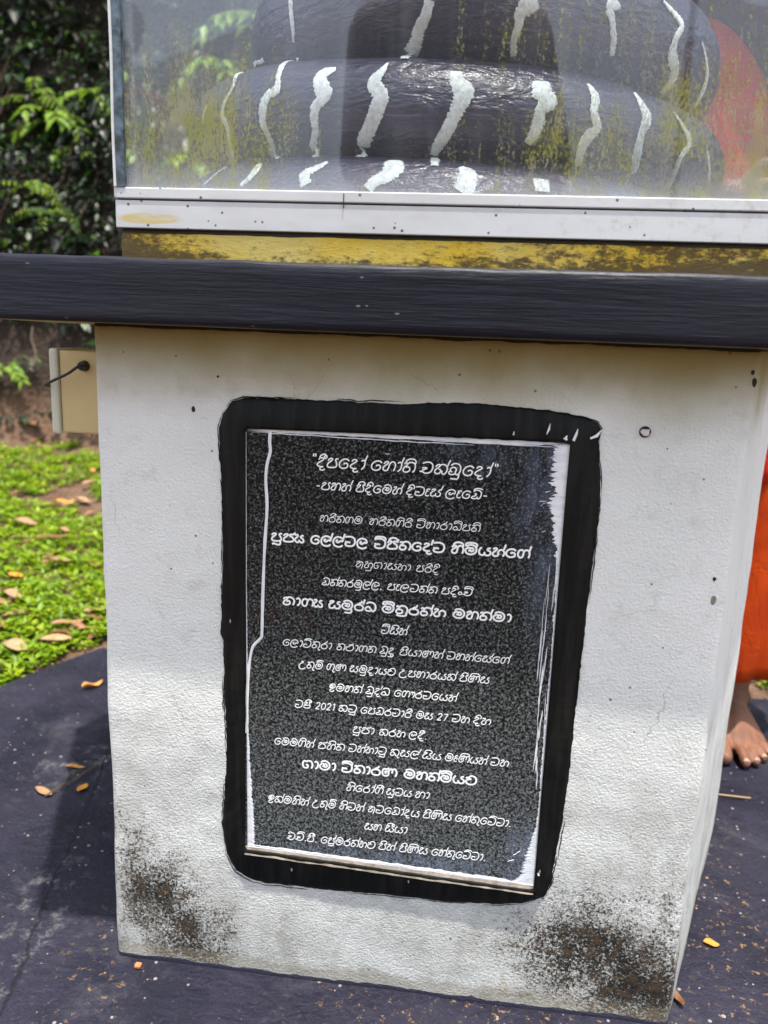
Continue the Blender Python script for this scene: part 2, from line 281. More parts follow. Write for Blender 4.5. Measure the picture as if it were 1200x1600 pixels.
# hand drawn stroke letters: width; strokes separated by "|", points in units of the letter height
ZH = '.0,.72 .10,.92 .26,1.0 .40,.92 .28,.70 .08,.48 0,.26 '
GL = {
'ප': '1.0;' + ZH + '.05,.06 .28,-.02 .62,0 .84,.10 .88,.36 .78,.66 .70,.86 .80,1.0 .96,.96',
'හ': '1.12;' + ZH + '.05,.06 .22,-.02 .40,.06 .48,.34 .52,.70 .68,.98 .90,.96 1.04,.70 1.04,.30 .96,-.02',
'ත': '1.1;.02,.84 .16,1.0 .30,.84 .22,.66 .06,.44 0,.18 .14,-.02 .40,-.02 .58,.16 .56,.42 .38,.54 .20,.50|.30,.86 .50,1.04 .80,1.02 1.0,.78 1.04,.42 .98,.10 .86,-.02',
'න': '1.1;.02,.84 .18,1.0 .36,.94 .28,.72 .08,.48 0,.20 .12,-.02 .36,-.02 .50,.14 .50,.36 .40,.48|.46,.44 .60,.74 .84,.82 1.02,.60 1.04,.28 .92,-.04',
'ක': '1.15;' + ZH + '.04,.08 .22,-.02 .42,.04 .52,.24 .46,.46 .30,.48|.30,.84 .52,1.02 .84,.98 1.06,.66 1.06,.28 .92,-.01 .74,-.01 .64,.16 .66,.36',
'ම': '1.15;.12,.98 .34,1.18 .68,1.18 .96,.92 1.02,.50 .84,.10 .48,-.04 .14,.10 0,.42 .12,.72 .34,.82 .46,.70 .42,.48 .26,.44|.46,.70 .60,.80 .74,.68 .72,.46 .56,.36 .44,.46',
'ව': '1.12;-.04,1.14 .28,1.20 .64,1.20 .94,.96 1.0,.50 .84,.08 .46,-.06 .10,.02 .0,.22 .10,.38|-.04,.54 .18,.46 .40,.48 .46,.34',
'ච': '1.15;.04,1.02 .32,1.17 .68,1.18 .96,.94 1.02,.50 .86,.10 .50,-.04 .24,.06 .14,.22 .28,.36 .52,.50 .36,.58 .06,.52|.18,.12 -.10,.14',
'එ': '1.15;.22,.92 .06,1.0 .10,1.2 .32,1.24 .44,1.10 .70,1.12 .96,.88 1.02,.48 .86,.10 .50,-.04 .24,.06 .14,.22 .28,.36 .52,.50 .36,.58 .06,.52|.18,.12 -.10,.14',
'බ': '1.1;.08,.98 .30,1.18 .66,1.18 .94,.92 1.0,.46 .90,.10 .74,.0 .62,.12 .60,.30|.62,.12 .44,.0 .14,.0 .0,.10 .10,.28 .32,.38 .46,.56 .40,.72 .24,.66',
'ඛ': '1.15;.08,.96 .30,1.18 .66,1.18 .94,.92 1.0,.46 .90,.08 .74,-.02 .60,.14 .60,.40|.60,.10 .40,-.02 .14,.0 0,.16 .12,.34 .30,.26|.12,.34 .10,.60 .30,.78 .52,.72 .62,.54 .60,.30',
'ල': '1.15;.50,.60 .36,.62 .32,.46 .44,.34 .60,.40 .76,.56 .92,.50 1.0,.66 .90,.92 .62,1.06 .30,1.0 .06,.72 0,.32 .12,-.06 .44,-.24 .76,-.20 1.0,.0',
'ස': '1.2;.04,.78 .20,1.0 .46,.96 .30,.74 .06,.54 -.06,.34|.06,.54 .02,.16 .16,.0 .40,.04 .54,.24 .56,.44|.54,.24 .66,.02 .90,-.02 1.08,.14 1.10,.40 .96,.60 .84,.68 .92,.90 1.14,.92',
'ය': '1.15;.24,1.0 .08,.78 0,.42 .08,.08 .28,-.02 .46,.08 .52,.42|.50,.20 .64,.0 .88,-.02 1.04,.14 1.06,.40 .92,.58 .78,.66 .84,.88 1.06,.94',
'ර': '.95;.22,.74 .04,.56 0,.28 .12,.04 .40,-.06 .70,.02 .84,.28 .78,.58 .58,.74 .34,.72 .20,.80|.30,.80 .50,.96 .64,1.02 .74,1.32',
'ග': '1.12;.50,.88 .30,1.0 .10,.86 0,.50 .06,.14 .22,-.02 .40,.08 .48,.36 .52,.70 .68,.98 .90,.96 1.04,.70 1.04,.30 .96,-.02',
'ද': '.85;.06,.78 .20,1.0 .46,.98 .52,.84 .30,.62 .08,.44 .0,.22 .16,.06 .40,.02 .62,.04|.62,.04 .40,-.04 .32,-.22 .46,-.36 .68,-.34 .78,-.20',
'ධ': '1.12;.10,.98 .34,1.18 .70,1.16 .96,.90 1.02,.44 .92,.08 .72,-.02 .58,.14 .58,.34|.58,.12 .42,-.02 .16,.0 0,.18 .08,.44 .28,.56 .44,.48 .46,.30',
'ජ': '1.05;' + ZH + '.05,.06 .28,-.02 .62,0 .86,.10 .92,.36 .80,.62 .58,.78 .62,.96 .82,.98 .98,1.06 1.08,1.28',
'අ': '.95;' + ZH + '.03,.10 .16,.0 .36,.06 .50,.30 .58,.60|.40,.80 .60,.92 .80,.70 .80,.30 .70,-.30',
'ශ': '1.12;.38,.88 .20,.98 .05,.80 0,.44 .10,.08 .32,-.02 .50,.08 .56,.28 .48,.46 .34,.40|.34,.84 .54,.98 .80,1.0 .98,.76 1.02,.36 .92,-.04',
'භ': '1.12;' + ZH + '.03,.08 .22,-.02 .46,.02 .62,.20 .60,.46 .44,.54 .32,.40|.28,.90 .50,1.06 .82,1.0 1.02,.70 1.02,.28 .90,-.02',
'ණ': '1.5;.30,1.02 .10,.86 0,.46 .10,.08 .34,-.04 .58,.10 .64,.40 .52,.64 .30,.58 .32,.36 .46,.36|.24,.84 .40,.96 .54,.94 .64,1.20|.62,.60 .74,.90 .90,.98 1.0,.76 .98,.40|.98,.70 1.10,.98 1.30,.98 1.42,.70 1.42,.30 1.30,-.02',
'ට': '1.12;.0,.76 .14,.90 .34,.82 .24,.66 .06,.52|.30,1.02 .58,1.14 .86,1.04 1.02,.76 1.02,.36 .84,.06 .46,-.06 .14,.06 0,.32 .06,.52|.06,.52 .30,.66 .56,.70',
'උ': '1.1;.20,1.0 .48,1.02 .50,.86 .26,.70 .04,.46 0,.10 .16,-.20 .46,-.30 .80,-.22 1.0,.02',
'ඉ': '.85;.36,.62 .22,.58 .14,.76 .30,.90 .46,.78 .40,.56 .20,.42 .06,.48 0,.72 .12,1.0 .42,1.12 .70,.94 .72,.62 .52,.42 .34,.24 .12,.10 .18,-.14 .44,-.20 .66,-.06 .56,.10',
'ථ': '1.12;.02,.62 .20,.62 .40,.62|.12,.66 0,.36 .12,.06 .46,-.06 .84,.06 1.0,.36 .96,.72 .76,.98 .50,1.02 .36,.90 .46,.80 .70,.98 .90,1.24',
'ෂ': '1.05;' + ZH + '.05,.06 .28,-.02 .62,0 .84,.10 .88,.36 .78,.66 .70,.86 .80,1.0 .96,.96|.02,.40 .40,.48 .92,.46',
'ා': '.52;.04,.86 .20,1.0 .36,.88 .40,.56 .34,.22 .14,-.06',
'ැ': '.52;.46,.86 .30,.98 .12,.90 .10,.70 .30,.66|.14,.70 .02,.40 .06,.06 .26,-.02 .46,.08',
'ෑ': '.60;.46,.92 .26,.98 .12,.80 .26,.64 .08,.48 .0,.24 .12,.02 .34,.0 .44,.12|.30,.62 .46,.46 .32,.34',
'ෙ': '1.0;.88,.80 .70,.98 .40,1.0 .12,.80 0,.44 .12,.10 .42,-.04 .72,.06 .82,.30 .72,.52 .50,.54 .42,.40',
'ෟ': '.62;.02,.72 .14,.94 .26,.72 .24,.44|.26,.74 .40,.94 .54,.72 .50,.30 .36,-.06',
'ං': '.55;.24,.52 .06,.42 .04,.18 .22,.04 .40,.16 .40,.40 .24,.52',
'0': '.72;.30,1.12 .08,.90 0,.54 .08,.16 .30,-.04 .52,.16 .60,.54 .52,.92 .30,1.12',
'1': '.42;.06,.92 .24,1.12 .26,.50 .22,-.02',
'2': '.70;.04,.86 .16,1.08 .40,1.10 .52,.88 .42,.56 .18,.24 .02,0 .30,.0 .56,.02',
'7': '.66;.02,1.08 .30,1.08 .56,1.08 .40,.60 .22,-.02',
'-': '.6;.06,.46 .46,.46',
'.': '.3;.08,.0 .12,.06',
',': '.3;.12,.08 .12,-.04 .04,-.2',
'"': '.5;.10,1.45 .14,1.12|.30,1.45 .34,1.12',
}
ROUND_TOP = 'මවචබඛධට'
CURL_U = 'තකග'
def mark_strokes(m, base, w):
    """strokes of a vowel sign drawn on a base letter w wide"""
    top = 1.18 if base in ROUND_TOP else 1.0
    if m == 'hal':
        if base in 'මවචබ': return '%g,%g %g,%g %g,%g %g,%g' % (.06,top+.02,.30,top+.24,.66*w,top+.26,.98*w,top+.12), 0
        return '%g,.82 %g,%g %g,1.56' % (w-.10,w-.04,1.16,w+.06), .0
    if m == 'i':
        if base in 'මවචබඛධ': return '.06,%g .06,%g .30,%g %g,%g %g,%g %g,%g' % (top-.2,top+.14,top+.28,.7*w,top+.28,.92*w,top+.08,.88*w,top-.25), 0
        return '.16,%g .18,%g .44,%g %g,%g %g,%g %g,%g' % (top-.02,top+.22,top+.42,.72*w,top+.40,.92*w,top+.16,.88*w,top-.18), 0
    if m == 'ii':
        return '.14,%g .18,%g .44,%g %g,%g %g,%g %g,%g %g,%g %g,%g %g,%g' % (top,top+.24,top+.42,.72*w,top+.40,.94*w,top+.16,.84*w,top-.04,.66*w,top+.06,.70*w,top+.24,.86*w,top+.24), 0
    if m == 'u':
        if base in CURL_U: return '%g,.04 %g,-.26 %g,-.38 %g,-.22' % (w-.24,w-.16,w-.02,w+.1), .06
        return '%g,.10 %g,-.20 %g,-.50|%g,-.50 %g,-.50 %g,-.46' % (w-.22,w-.20,w-.24,w-.24,w-.60,w-.9), 0
    if m == 'uu':
        return '%g,.10 %g,-.20 %g,-.52|%g,-.52 %g,-.46 %g,-.36 %g,-.40 %g,-.52' % (w-.22,w-.20,w-.24,w-.24,w-.60,w-.78,w-.92,w-.84), 0
    if m == 'ya':
        return '%g,.94 %g,1.0 %g,.78 %g,.52 %g,.30 %g,.0 %g,.06 %g,.34|%g,.14 %g,-.02 %g,.10 %g,.44 %g,.68 %g,.90 %g,.86' % (
            w,w+.24,w+.26,w+.08,w+.0,w+.18,w+.36,w+.42, w+.42,w+.62,w+.80,w+.76,w+.54,w+.66,w+.82), .9
    if m == 'ra':
        return '%g,.0 %g,-.26 %g,-.36 .24,-.34 .04,-.20' % (w-.12,w-.18,w-.42), 0
import re
def word_strokes(word):
    """visual-order strokes of a word and its total advance"""
    word = word.replace('වර්ෂ', 'වෂී')
    out = []; x = 0.0
    def put(s, dx):
        for st in s.split('|'):
            out.append([(float(a.split(',')[0])+dx, float(a.split(',')[1])) for a in st.split()])
    i = 0; n = len(word)
    while i < n:
        b = word[i]; i += 1; ms = []; pre = False; post = []
        while i < n:
            c = word[i]
            if c == '\u0dca' and word[i+1:i+2] == '\u200d':
                ms.append('ya' if word[i+2] == 'ය' else 'ra'); i += 3; continue
            k = {'\u0dca':('hal',), 'ි':('i',), 'ී':('ii',), 'ු':('u',), 'ූ':('uu',)}.get(c)
            if k: ms += k
            elif c == 'ෙ': pre = True
            elif c == 'ේ': pre = True; ms.append('hal')
            elif c == 'ො': pre = True; post.append('ා')
            elif c == 'ෝ': pre = True; post.append('ා*')
            elif c == 'ෞ': pre = True; post.append('ෟ')
            elif c in 'ාැෑං': post.append(c)
            else: break
            i += 1
        if pre:
            w, s = GL['ෙ'].split(';'); put(s, x); x += float(w)+.08
        w, s = GL[b].split(';'); w = float(w); put(s, x)
        add = 0
        for m in ms:
            s, a = mark_strokes(m, b, w); put(s, x); add += a
        x += w + add + .12
        for p in post:
            w, s = GL[p[0]].split(';'); put(s, x-.04); x += float(w)+.04
            if p.endswith('*'): put('.34,.80 .42,1.16 .50,1.56', x-float(w)-.08)
    return out, x

# ================================================================ materials
def make_wall():
    m = Mat('painted_plaster'); x, y, z = m.xyz()
    base = m.mix(m.step(m.noise(3.0, 5), .35, .7), (.79, .80, .765), (.71, .73, .69))
    base = m.mix(m.math('MULTIPLY', m.step(m.noise(26, 5, .65), .52, .74), .35), base, (.42, .42, .38))
    # khaki tint deepening towards the top of the wall, noisy lower edge
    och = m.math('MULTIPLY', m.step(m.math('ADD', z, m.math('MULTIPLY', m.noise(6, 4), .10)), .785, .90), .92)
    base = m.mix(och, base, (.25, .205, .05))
    # grey weathering towards the lower part
    g = m.math('MULTIPLY', m.step(m.math('SUBTRACT', m.noise(9, 8, .72), m.math('MULTIPLY', z, .55)), .26, .52), .45)
    base = m.mix(g, base, (.40, .39, .35))
    bl = m.math('MULTIPLY', m.math('SUBTRACT', 1.0, m.step(z, .05, .42)), m.step(m.noise(13, 9, .78), .47, .66))
    base = m.mix(m.math('MULTIPLY', bl, .55), base, (.33, .325, .28))
    pk = m.math('MULTIPLY', m.math('SUBTRACT', 1.0, m.step(z, .02, .20)), m.step(m.noise(19, 7, .75, dist=1.0), .55, .68))
    base = m.mix(m.math('MULTIPLY', pk, .45), base, (.36, .27, .20))
    # mould in the two lower corners
    fine = m.noise(260, 7, .85); mid = m.noise(30, 7, .78)
    spk = m.math('ADD', m.math('MULTIPLY', fine, .95), m.math('MULTIPLY', mid, .40))
    mask = None
    for cx, cz, rx, rz, s in ((-.42, .165, .05, .07, .60), (-.385, .10, .07, .085, .9), (-.345, .05, .075, .07, .9), (-.40, .02, .07, .05, .3), (-.25, .045, .09, .05, .25),
                              (.19, .095, .115, .09, .92), (.245, .055, .10, .10, 1.0), (.22, .15, .10, .07, .55), (.10, .07, .11, .06, .40), (.28, .13, .06, .14, .5), (-.43, .06, .04, .09, .5), (-.30, .10, .06, .05, .28), (-.19, .05, .07, .035, .22), (-.02, .03, .12, .03, .22), (.05, .10, .08, .04, .30), (.25, .22, .05, .08, .30), (-.435, .22, .025, .08, .40)):
        b = m.math('MULTIPLY', m.math('POWER', m.blob(cx, cz, rx*1.4, rz*1.4), .7), s)
        mask = b if mask is None else m.math('MAXIMUM', mask, b)
    yy = m.math('SUBTRACT', 1.0, m.step(y, .01, .05))
    mask = m.math('MULTIPLY', mask, yy)
    mm = m.step(m.math('ADD', m.math('MULTIPLY', mask, .30), spk), .815, .90)
    soft = m.math('MULTIPLY', m.math('MULTIPLY', mask, .9), m.step(mid, .40, .62))
    base = m.mix(m.math('MULTIPLY', soft, .70), base, (.25, .215, .17))
    dark = m.mix(m.step(m.noise(60, 4), .45, .65), (.016, .013, .009), (.070, .045, .025))
    base = m.mix(m.math('MULTIPLY', mm, m.step(mask, .04, .2)), base, dark)
    wv = m.node('ShaderNodeVectorMath', {'operation': 'ADD'}, i0=m.P(), i1=m.node('ShaderNodeVectorMath', {'operation': 'SCALE'}, i0=m.node('ShaderNodeTexNoise', Vector=m.P(), Scale=9.0, Detail=6.0).outputs['Color'], Scale=.12).outputs[0]).outputs[0]
    ck = m.voro(5.2, vec=wv, feature='DISTANCE_TO_EDGE')
    ck = m.math('MULTIPLY', m.math('LESS_THAN', ck, .0035), m.step(m.noise(6, 2), .50, .60))
    base = m.mix(m.math('MULTIPLY', ck, .40), base, (.22, .19, .15))
    basel = m.step(m.math('SUBTRACT', m.math('ADD', .012, m.math('MULTIPLY', m.noise(30, 6, .7), .035)), z), .0, .012)
    base = m.mix(m.math('MULTIPLY', basel, .45), base, (.24, .20, .13))
    # small dirt specks
    sp = m.voro(95); cellr = m.node('ShaderNodeTexVoronoi', Vector=m.P(), Scale=95.0).outputs['Color']
    cr = m.node('ShaderNodeSeparateColor', i0=cellr).outputs[0]
    dot = m.math('MULTIPLY', m.math('LESS_THAN', sp, .16), m.math('LESS_THAN', cr, .055))
    base = m.mix(m.math('MULTIPLY', dot, .8), base, (.10, .08, .06))
    # purple floor paint brushed a little up the foot, ragged black line under the slab
    foot = m.math('LESS_THAN', z, m.math('ADD', .0005, m.math('MULTIPLY', m.noise(38, 4), .010)))
    base = m.mix(foot, base, (.055, .052, .085))
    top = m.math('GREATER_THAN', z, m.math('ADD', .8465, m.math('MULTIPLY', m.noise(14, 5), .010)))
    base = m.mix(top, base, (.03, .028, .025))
    hgt = m.math('ADD', m.math('MULTIPLY', m.noise(380, 6, .70, vec=m.scaled((.75, .75, 1.0))), 1.0),
                 m.math('MULTIPLY', m.math('SUBTRACT', 1.0, m.voro(260)), .32))
    hgt = m.math('ADD', hgt, m.math('MULTIPLY', m.noise(45, 3), .5))
    rough_low = m.math('ADD', .55, m.math('MULTIPLY', m.math('SUBTRACT', 1.0, m.step(z, .25, .55)), .65))
    nrm = m.bump(m.math('MULTIPLY', hgt, rough_low), .9, .0031)
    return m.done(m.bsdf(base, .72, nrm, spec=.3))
def make_slab():
    m = Mat('dark_blue_grey_paint')
    st = m.noise(130, 5, .62, vec=m.scaled((.06, .06, 1.5)), dist=.25)
    c = m.mix(m.step(st, .35, .7), (.0075, .0085, .015), (.014, .0155, .025))
    c = m.mix(m.math('MULTIPLY', m.step(m.noise(2.2, 3), .45, .7), .5), c, (.009, .009, .014))
    z = m.xyz()[2]
    low = m.math('LESS_THAN', z, m.math('ADD', .8545, m.math('MULTIPLY', m.noise(30, 5), .006)))
    c = m.mix(low, c, (.012, .012, .014))
    fl = m.math('MULTIPLY', m.math('LESS_THAN', m.voro(70, vec=m.scaled((.6, 1, 1.5))), .11), m.step(m.noise(9, 2), .50, .60))
    c = m.mix(m.math('MULTIPLY', fl, .5), c, (.30, .30, .34))
    h = m.math('ADD', st, m.math('MULTIPLY', m.noise(240, 4, .6, vec=m.scaled((.12, .12, 1.0))), .6))
    h = m.math('ADD', h, m.math('MULTIPLY', m.noise(18, 4), .7))
    return m.done(m.bsdf(c, .42, m.bump(h, .65, .0018), spec=.24))
def make_under():
    m = Mat('cream_soffit_paint')
    c = m.mix(m.step(m.noise(12, 5), .4, .7), (.45, .38, .20), (.30, .24, .12))
    return m.done(m.bsdf(c, .8, m.bump(m.noise(90, 4), .5, .002)))
def make_yellow():
    m = Mat('weathered_yellow_paint'); x, y, z = m.xyz()
    c = m.mix(m.step(m.noise(10, 4), .35, .65), (.92, .60, .035), (.90, .70, .19))
    n = m.noise(95, 8, .80, vec=m.scaled((.5, 1, 1.1)))
    a = m.math('MULTIPLY', m.math('SUBTRACT', 1.0, m.step(x, -.40, -.27)), .22)
    b = m.math('MULTIPLY', m.step(x, -.22, .28), .20)
    d = m.math('MULTIPLY', m.math('SUBTRACT', 1.0, m.step(z, .925, .948)), .13)
    g = m.step(m.math('ADD', n, m.math('ADD', a, m.math('ADD', b, d))), .57, .74)
    c = m.mix(m.math('MULTIPLY', g, .92), c, (.075, .042, .012))
    e = m.math('GREATER_THAN', z, m.math('SUBTRACT', .9575, m.math('MULTIPLY', m.noise(20, 4), .004)))
    c = m.mix(e, c, (.04, .03, .015))
    h = m.math('ADD', n, m.math('MULTIPLY', m.noise(28, 4, vec=m.scaled((.4, 1, 1.4))), 1.2))
    return m.done(m.bsdf(c, .55, m.bump(h, .9, .004)))
def make_alu():
    m = Mat('white_enamelled_aluminium')
    c = m.mix(m.step(m.noise(5, 5, .6, vec=m.scaled((1, 1, 3))), .4, .75), (.58, .595, .60), (.47, .47, .46))
    v = m.node('ShaderNodeTexVoronoi', Vector=m.P(), Scale=130.0)
    cr = m.node('ShaderNodeSeparateColor', i0=v.outputs['Color']).outputs[0]
    dot = m.math('MULTIPLY', m.math('LESS_THAN', v.outputs['Distance'], .2), m.math('LESS_THAN', cr, .16))
    c = m.mix(m.math('MULTIPLY', dot, .9), c, (.05, .035, .02))
    rust = m.step(m.noise(34, 6, .8), .64, .74)
    c = m.mix(m.math('MULTIPLY', rust, .35), c, (.38, .27, .14))
    ys = m.math('MULTIPLY', m.step(m.blob(-.375, .9705, .045, .007), .05, .35), m.step(m.noise(40, 5, .7, vec=m.scaled((.3, 1, 1.6))), .40, .55))
    c = m.mix(m.math('MULTIPLY', ys, .75), c, (.52, .38, .08))
    gr = m.step(m.math('ADD', m.noise(55, 7, .8), m.math('MULTIPLY', m.step(m.xyz()[0], -.2, .3), .10)), .58, .74)
    c = m.mix(m.math('MULTIPLY', gr, .45), c, (.36, .34, .29))
    return m.done(m.bsdf(c, .42, m.bump(m.noise(60, 3), .15, .001)))
def make_glass(front=True):
    m = Mat('grimy_case_glass' if front else 'case_glass'); x, y, z = m.xyz()
    fc = m.node('ShaderNodeLayerWeight', Blend=.5).outputs['Facing']
    fres = m.math('ADD', .034, m.math('MULTIPLY', m.math('POWER', fc, 5.0), .9), True)
    tr = m.node('ShaderNodeBsdfTransparent', Color=(.985, .992, .99)).outputs[0]
    gl = m.node('ShaderNodeBsdfGlossy', Color=(1, 1, 1), Roughness=.0).outputs[0]
    pane = m.node('ShaderNodeMixShader', i0=fres, i1=tr, i2=gl).outputs[0]
    dust = m.node('ShaderNodeAddShader', i0=m.node('ShaderNodeBsdfDiffuse', Color=(.62, .64, .68)).outputs[0],
                  i1=m.node('ShaderNodeBsdfTranslucent', Color=(.30, .31, .33)).outputs[0]).outputs[0]
    streak = m.noise(22, 4, .6, vec=m.scaled((1.5, 1, .10)))
    if not front:
        return m.done(m.node('ShaderNodeMixShader', i0=.015, i1=pane, i2=dust).outputs[0])
    dw = m.math('ADD', .028, m.math('MULTIPLY', m.step(streak, .45, .8), .045))
    low = m.math('SUBTRACT', 1.0, m.step(z, 1.003, 1.04))
    dw = m.math('ADD', dw, m.math('MULTIPLY', low, .22), True)
    a = m.node('ShaderNodeMixShader', i0=dw, i1=pane, i2=dust).outputs[0]
    # algae: runs of yellow-green drops and a speckled crust in the lower corners
    zone = None
    for cx, cz, rx, rz, s in ((-.33, 1.07, .13, .085, 1.0), (-.37, 1.12, .08, .07, .5), (.05, 1.14, .10, .10, .62), (.10, 1.06, .12, .08, .85), (.17, 1.06, .14, .09, .9), (.27, 1.03, .10, .10, 1.0),
                              (.12, 1.16, .16, .07, .62), (.26, 1.13, .10, .10, .6), (-.02, 1.04, .16, .03, .5), (-.20, 1.09, .10, .08, .25), (0.05, 1.01, .40, .018, .55), (.20, 1.01, .12, .03, .9)):
        b = m.math('MULTIPLY', m.math('POWER', m.blob(cx, cz, rx*1.4, rz*1.4), .6), s)
        zone = b if zone is None else m.math('MAXIMUM', zone, b)
    n1 = m.noise(340, 6, .78, vec=m.scaled((1.0, 1, .50)))
    n2 = m.noise(62, 3, .6, vec=m.scaled((1.0, 1, .14)))
    crust = m.step(m.math('ADD', m.math('MULTIPLY', zone, .24), m.math('ADD', m.math('MULTIPLY', n1, .72), m.math('MULTIPLY', n2, .34))), .655, .77)
    crust = m.math('MULTIPLY', crust, m.step(zone, .02, .30))
    acol = m.mix(m.step(m.noise(30, 3), .42, .6), (.27, .27, .055), (.30, .29, .16))
    acol = m.mix(m.step(m.noise(11, 2), .5, .62), acol, (.22, .215, .17))
    alg = m.node('ShaderNodeAddShader', i0=m.node('ShaderNodeBsdfDiffuse', Color=acol).outputs[0],
                 i1=m.node('ShaderNodeBsdfTranslucent', Color=m.mix(.5, acol, (.1, .1, .02))).outputs[0]).outputs[0]
    b = m.node('ShaderNodeMixShader', i0=m.math('MULTIPLY', crust, .58), i1=a, i2=alg).outputs[0]
    return m.done(b)
def make_granite():
    m = Mat('black_speckled_granite'); x, y, z = m.xyz()
    n = m.noise(430, 2, .5); n2 = m.noise(240, 2, .5)
    s = m.math('ADD', m.math('MULTIPLY', n, .6), m.math('MULTIPLY', n2, .4))
    tilt = m.math('MULTIPLY', m.math('SUBTRACT', 1.0, m.step(z, .20, .72)), .085)
    c = m.ramp(m.math('ADD', s, tilt), [(.42, (.003, .004, .004)), (.52, (.016, .018, .017)), (.61, (.10, .108, .106)), (.73, (.24, .25, .25))])
    # noisy blue-white tint at the top, right edge and bottom
    w = None
    for cx, cz, rx, rz, q in ((.085, .69, .05, .12, .7), (-.02, .735, .03, .02, .45), (.03, .725, .10, .03, .35), (.09, .60, .03, .12, .5), (0, .20, .28, .022, .9), (.09, .23, .03, .07, .9)):
        b = m.math('MULTIPLY', m.blob(cx, cz, rx, rz), q); w = b if w is None else m.math('MAXIMUM', w, b)
    w = m.math('MULTIPLY', w, m.step(m.noise(34, 5, .6, vec=m.scaled((1.6, 1, .7))), .30, .75))
    c = m.mix(m.math('MULTIPLY', w, .62), c, (.22, .27, .38))
    stn = m.step(m.math('MULTIPLY', m.noise(20, 3), m.noise(7, 2)), .34, .46)
    c = m.mix(m.math('MULTIPLY', stn, .16), c, (.12, .05, .03))
    return m.done(m.bsdf(c, .28, m.bump(m.noise(300, 2), .05, .0005), spec=.15))
def make_border():
    m = Mat('black_gloss_border_paint'); z = m.xyz()[2]
    st = m.noise(30, 5, .6, vec=m.scaled((3.0, 1, .25)), dist=.3)
    c = m.mix(m.step(st, .4, .7), (.005, .0055, .005), (.013, .013, .012))
    sc = m.math('MULTIPLY', m.math('LESS_THAN', m.voro(40, vec=m.scaled((1, 1, .35))), .045), 1.0)
    c = m.mix(sc, c, (.35, .33, .28))
    return m.done(m.bsdf(c, .50, m.bump(m.math('ADD', st, m.noise(120, 3)), .5, .0012), spec=.15))
def make_brush():
    m = Mat('brushed_white_paint')
    n = m.noise(120, 5, .7, vec=m.scaled((.35, 1, 1.2)))
    c = m.mix(m.step(n, .40, .66), (.82, .82, .81), (.62, .66, .72))
    return m.done(m.bsdf(c, .5, m.bump(n, .5, .0012)))
def make_plain(name, c, rough=.5, var=.15, scale=30, bump=.2, spec=.5):
    m = Mat(name); d = tuple(v*(1-var*2) for v in c)
    return m.done(m.bsdf(m.mix(m.step(m.noise(scale, 5, .65), .35, .7), c, d), rough, m.bump(m.noise(scale*3, 3), bump, .002), spec=spec))
def make_floor():
    m = Mat('worn_purple_floor_paint'); x, y, z = m.xyz()
    c = m.mix(m.step(m.noise(4.2, 7, .66), .36, .62), (.008, .008, .019), (.021, .020, .037))
    dusty = m.step(m.noise(5.5, 10, .80, dist=.5), .50, .72)
    c = m.mix(m.math('MULTIPLY', dusty, .55), c, (.085, .083, .098))
    fine = m.step(m.noise(120, 6, .85), .56, .76)
    c = m.mix(m.math('MULTIPLY', fine, m.math('ADD', .18, m.math('MULTIPLY', m.step(m.noise(11, 5, .7), .42, .62), .5))), c, (.20, .185, .20))
    pits = m.step(m.noise(85, 5, .8), .60, .72)
    c = m.mix(m.math('MULTIPLY', pits, .7), c, (.010, .009, .016))
    v = m.node('ShaderNodeTexVoronoi', Vector=m.P(), Scale=105.0)
    cr = m.node('ShaderNodeSeparateColor', i0=v.outputs['Color'])
    g = m.math('MULTIPLY', m.math('LESS_THAN', v.outputs['Distance'], m.math('MULTIPLY', cr.outputs[1], .30)), m.math('LESS_THAN', cr.outputs[0], .16))
    c = m.mix(m.math('MULTIPLY', g, .85), c, m.mix(cr.outputs[2], (.34, .22, .12), (.30, .28, .28)))
    zone = m.math('ADD', m.blob(.10, -.05, .34, .12, 'xy'), m.math('ADD', m.math('MULTIPLY', m.blob(.40, .25, .14, .5, 'xy'), .8), m.math('MULTIPLY', m.blob(-.46, .05, .10, .30, 'xy'), .7)))
    och = m.math('MULTIPLY', m.step(m.noise(75, 6, .8), .575, .64), m.step(zone, .0, .6))
    c = m.mix(m.math('MULTIPLY', och, .75), c, (.38, .23, .09))
    pale = m.math('MULTIPLY', m.step(m.noise(26, 7, .8), .50, .66), m.step(m.math('ADD', m.blob(-.60, .02, .07, .22, 'xy'), m.math('MULTIPLY', m.blob(-.70, .45, .18, .14, 'xy'), .6)), .0, .5))
    c = m.mix(m.math('MULTIPLY', pale, .7), c, (.24, .23, .23))
    grime = m.math('MULTIPLY', m.step(m.noise(2.0, 4), .48, .68), .6)
    c = m.mix(grime, c, (.012, .011, .020))
    ln = m.math('ABSOLUTE', m.math('ADD', m.math('SUBTRACT', x, m.math('MULTIPLY', y, -.25)), m.math('ADD', .560, m.math('MULTIPLY', m.noise(14, 4), .035))))
    c = m.mix(m.math('MULTIPLY', m.math('SUBTRACT', 1.0, m.step(ln, .0008, .0045)), .85), c, (.006, .006, .010))
    h = m.math('ADD', m.noise(70, 7, .72), m.math('MULTIPLY', m.noise(9, 4), 1.6))
    rgh = m.math('ADD', .34, m.math('MULTIPLY', m.step(m.noise(6, 5), .4, .6), .3))
    return m.done(m.bsdf(c, rgh, m.bump(h, .9, .005), spec=.28))
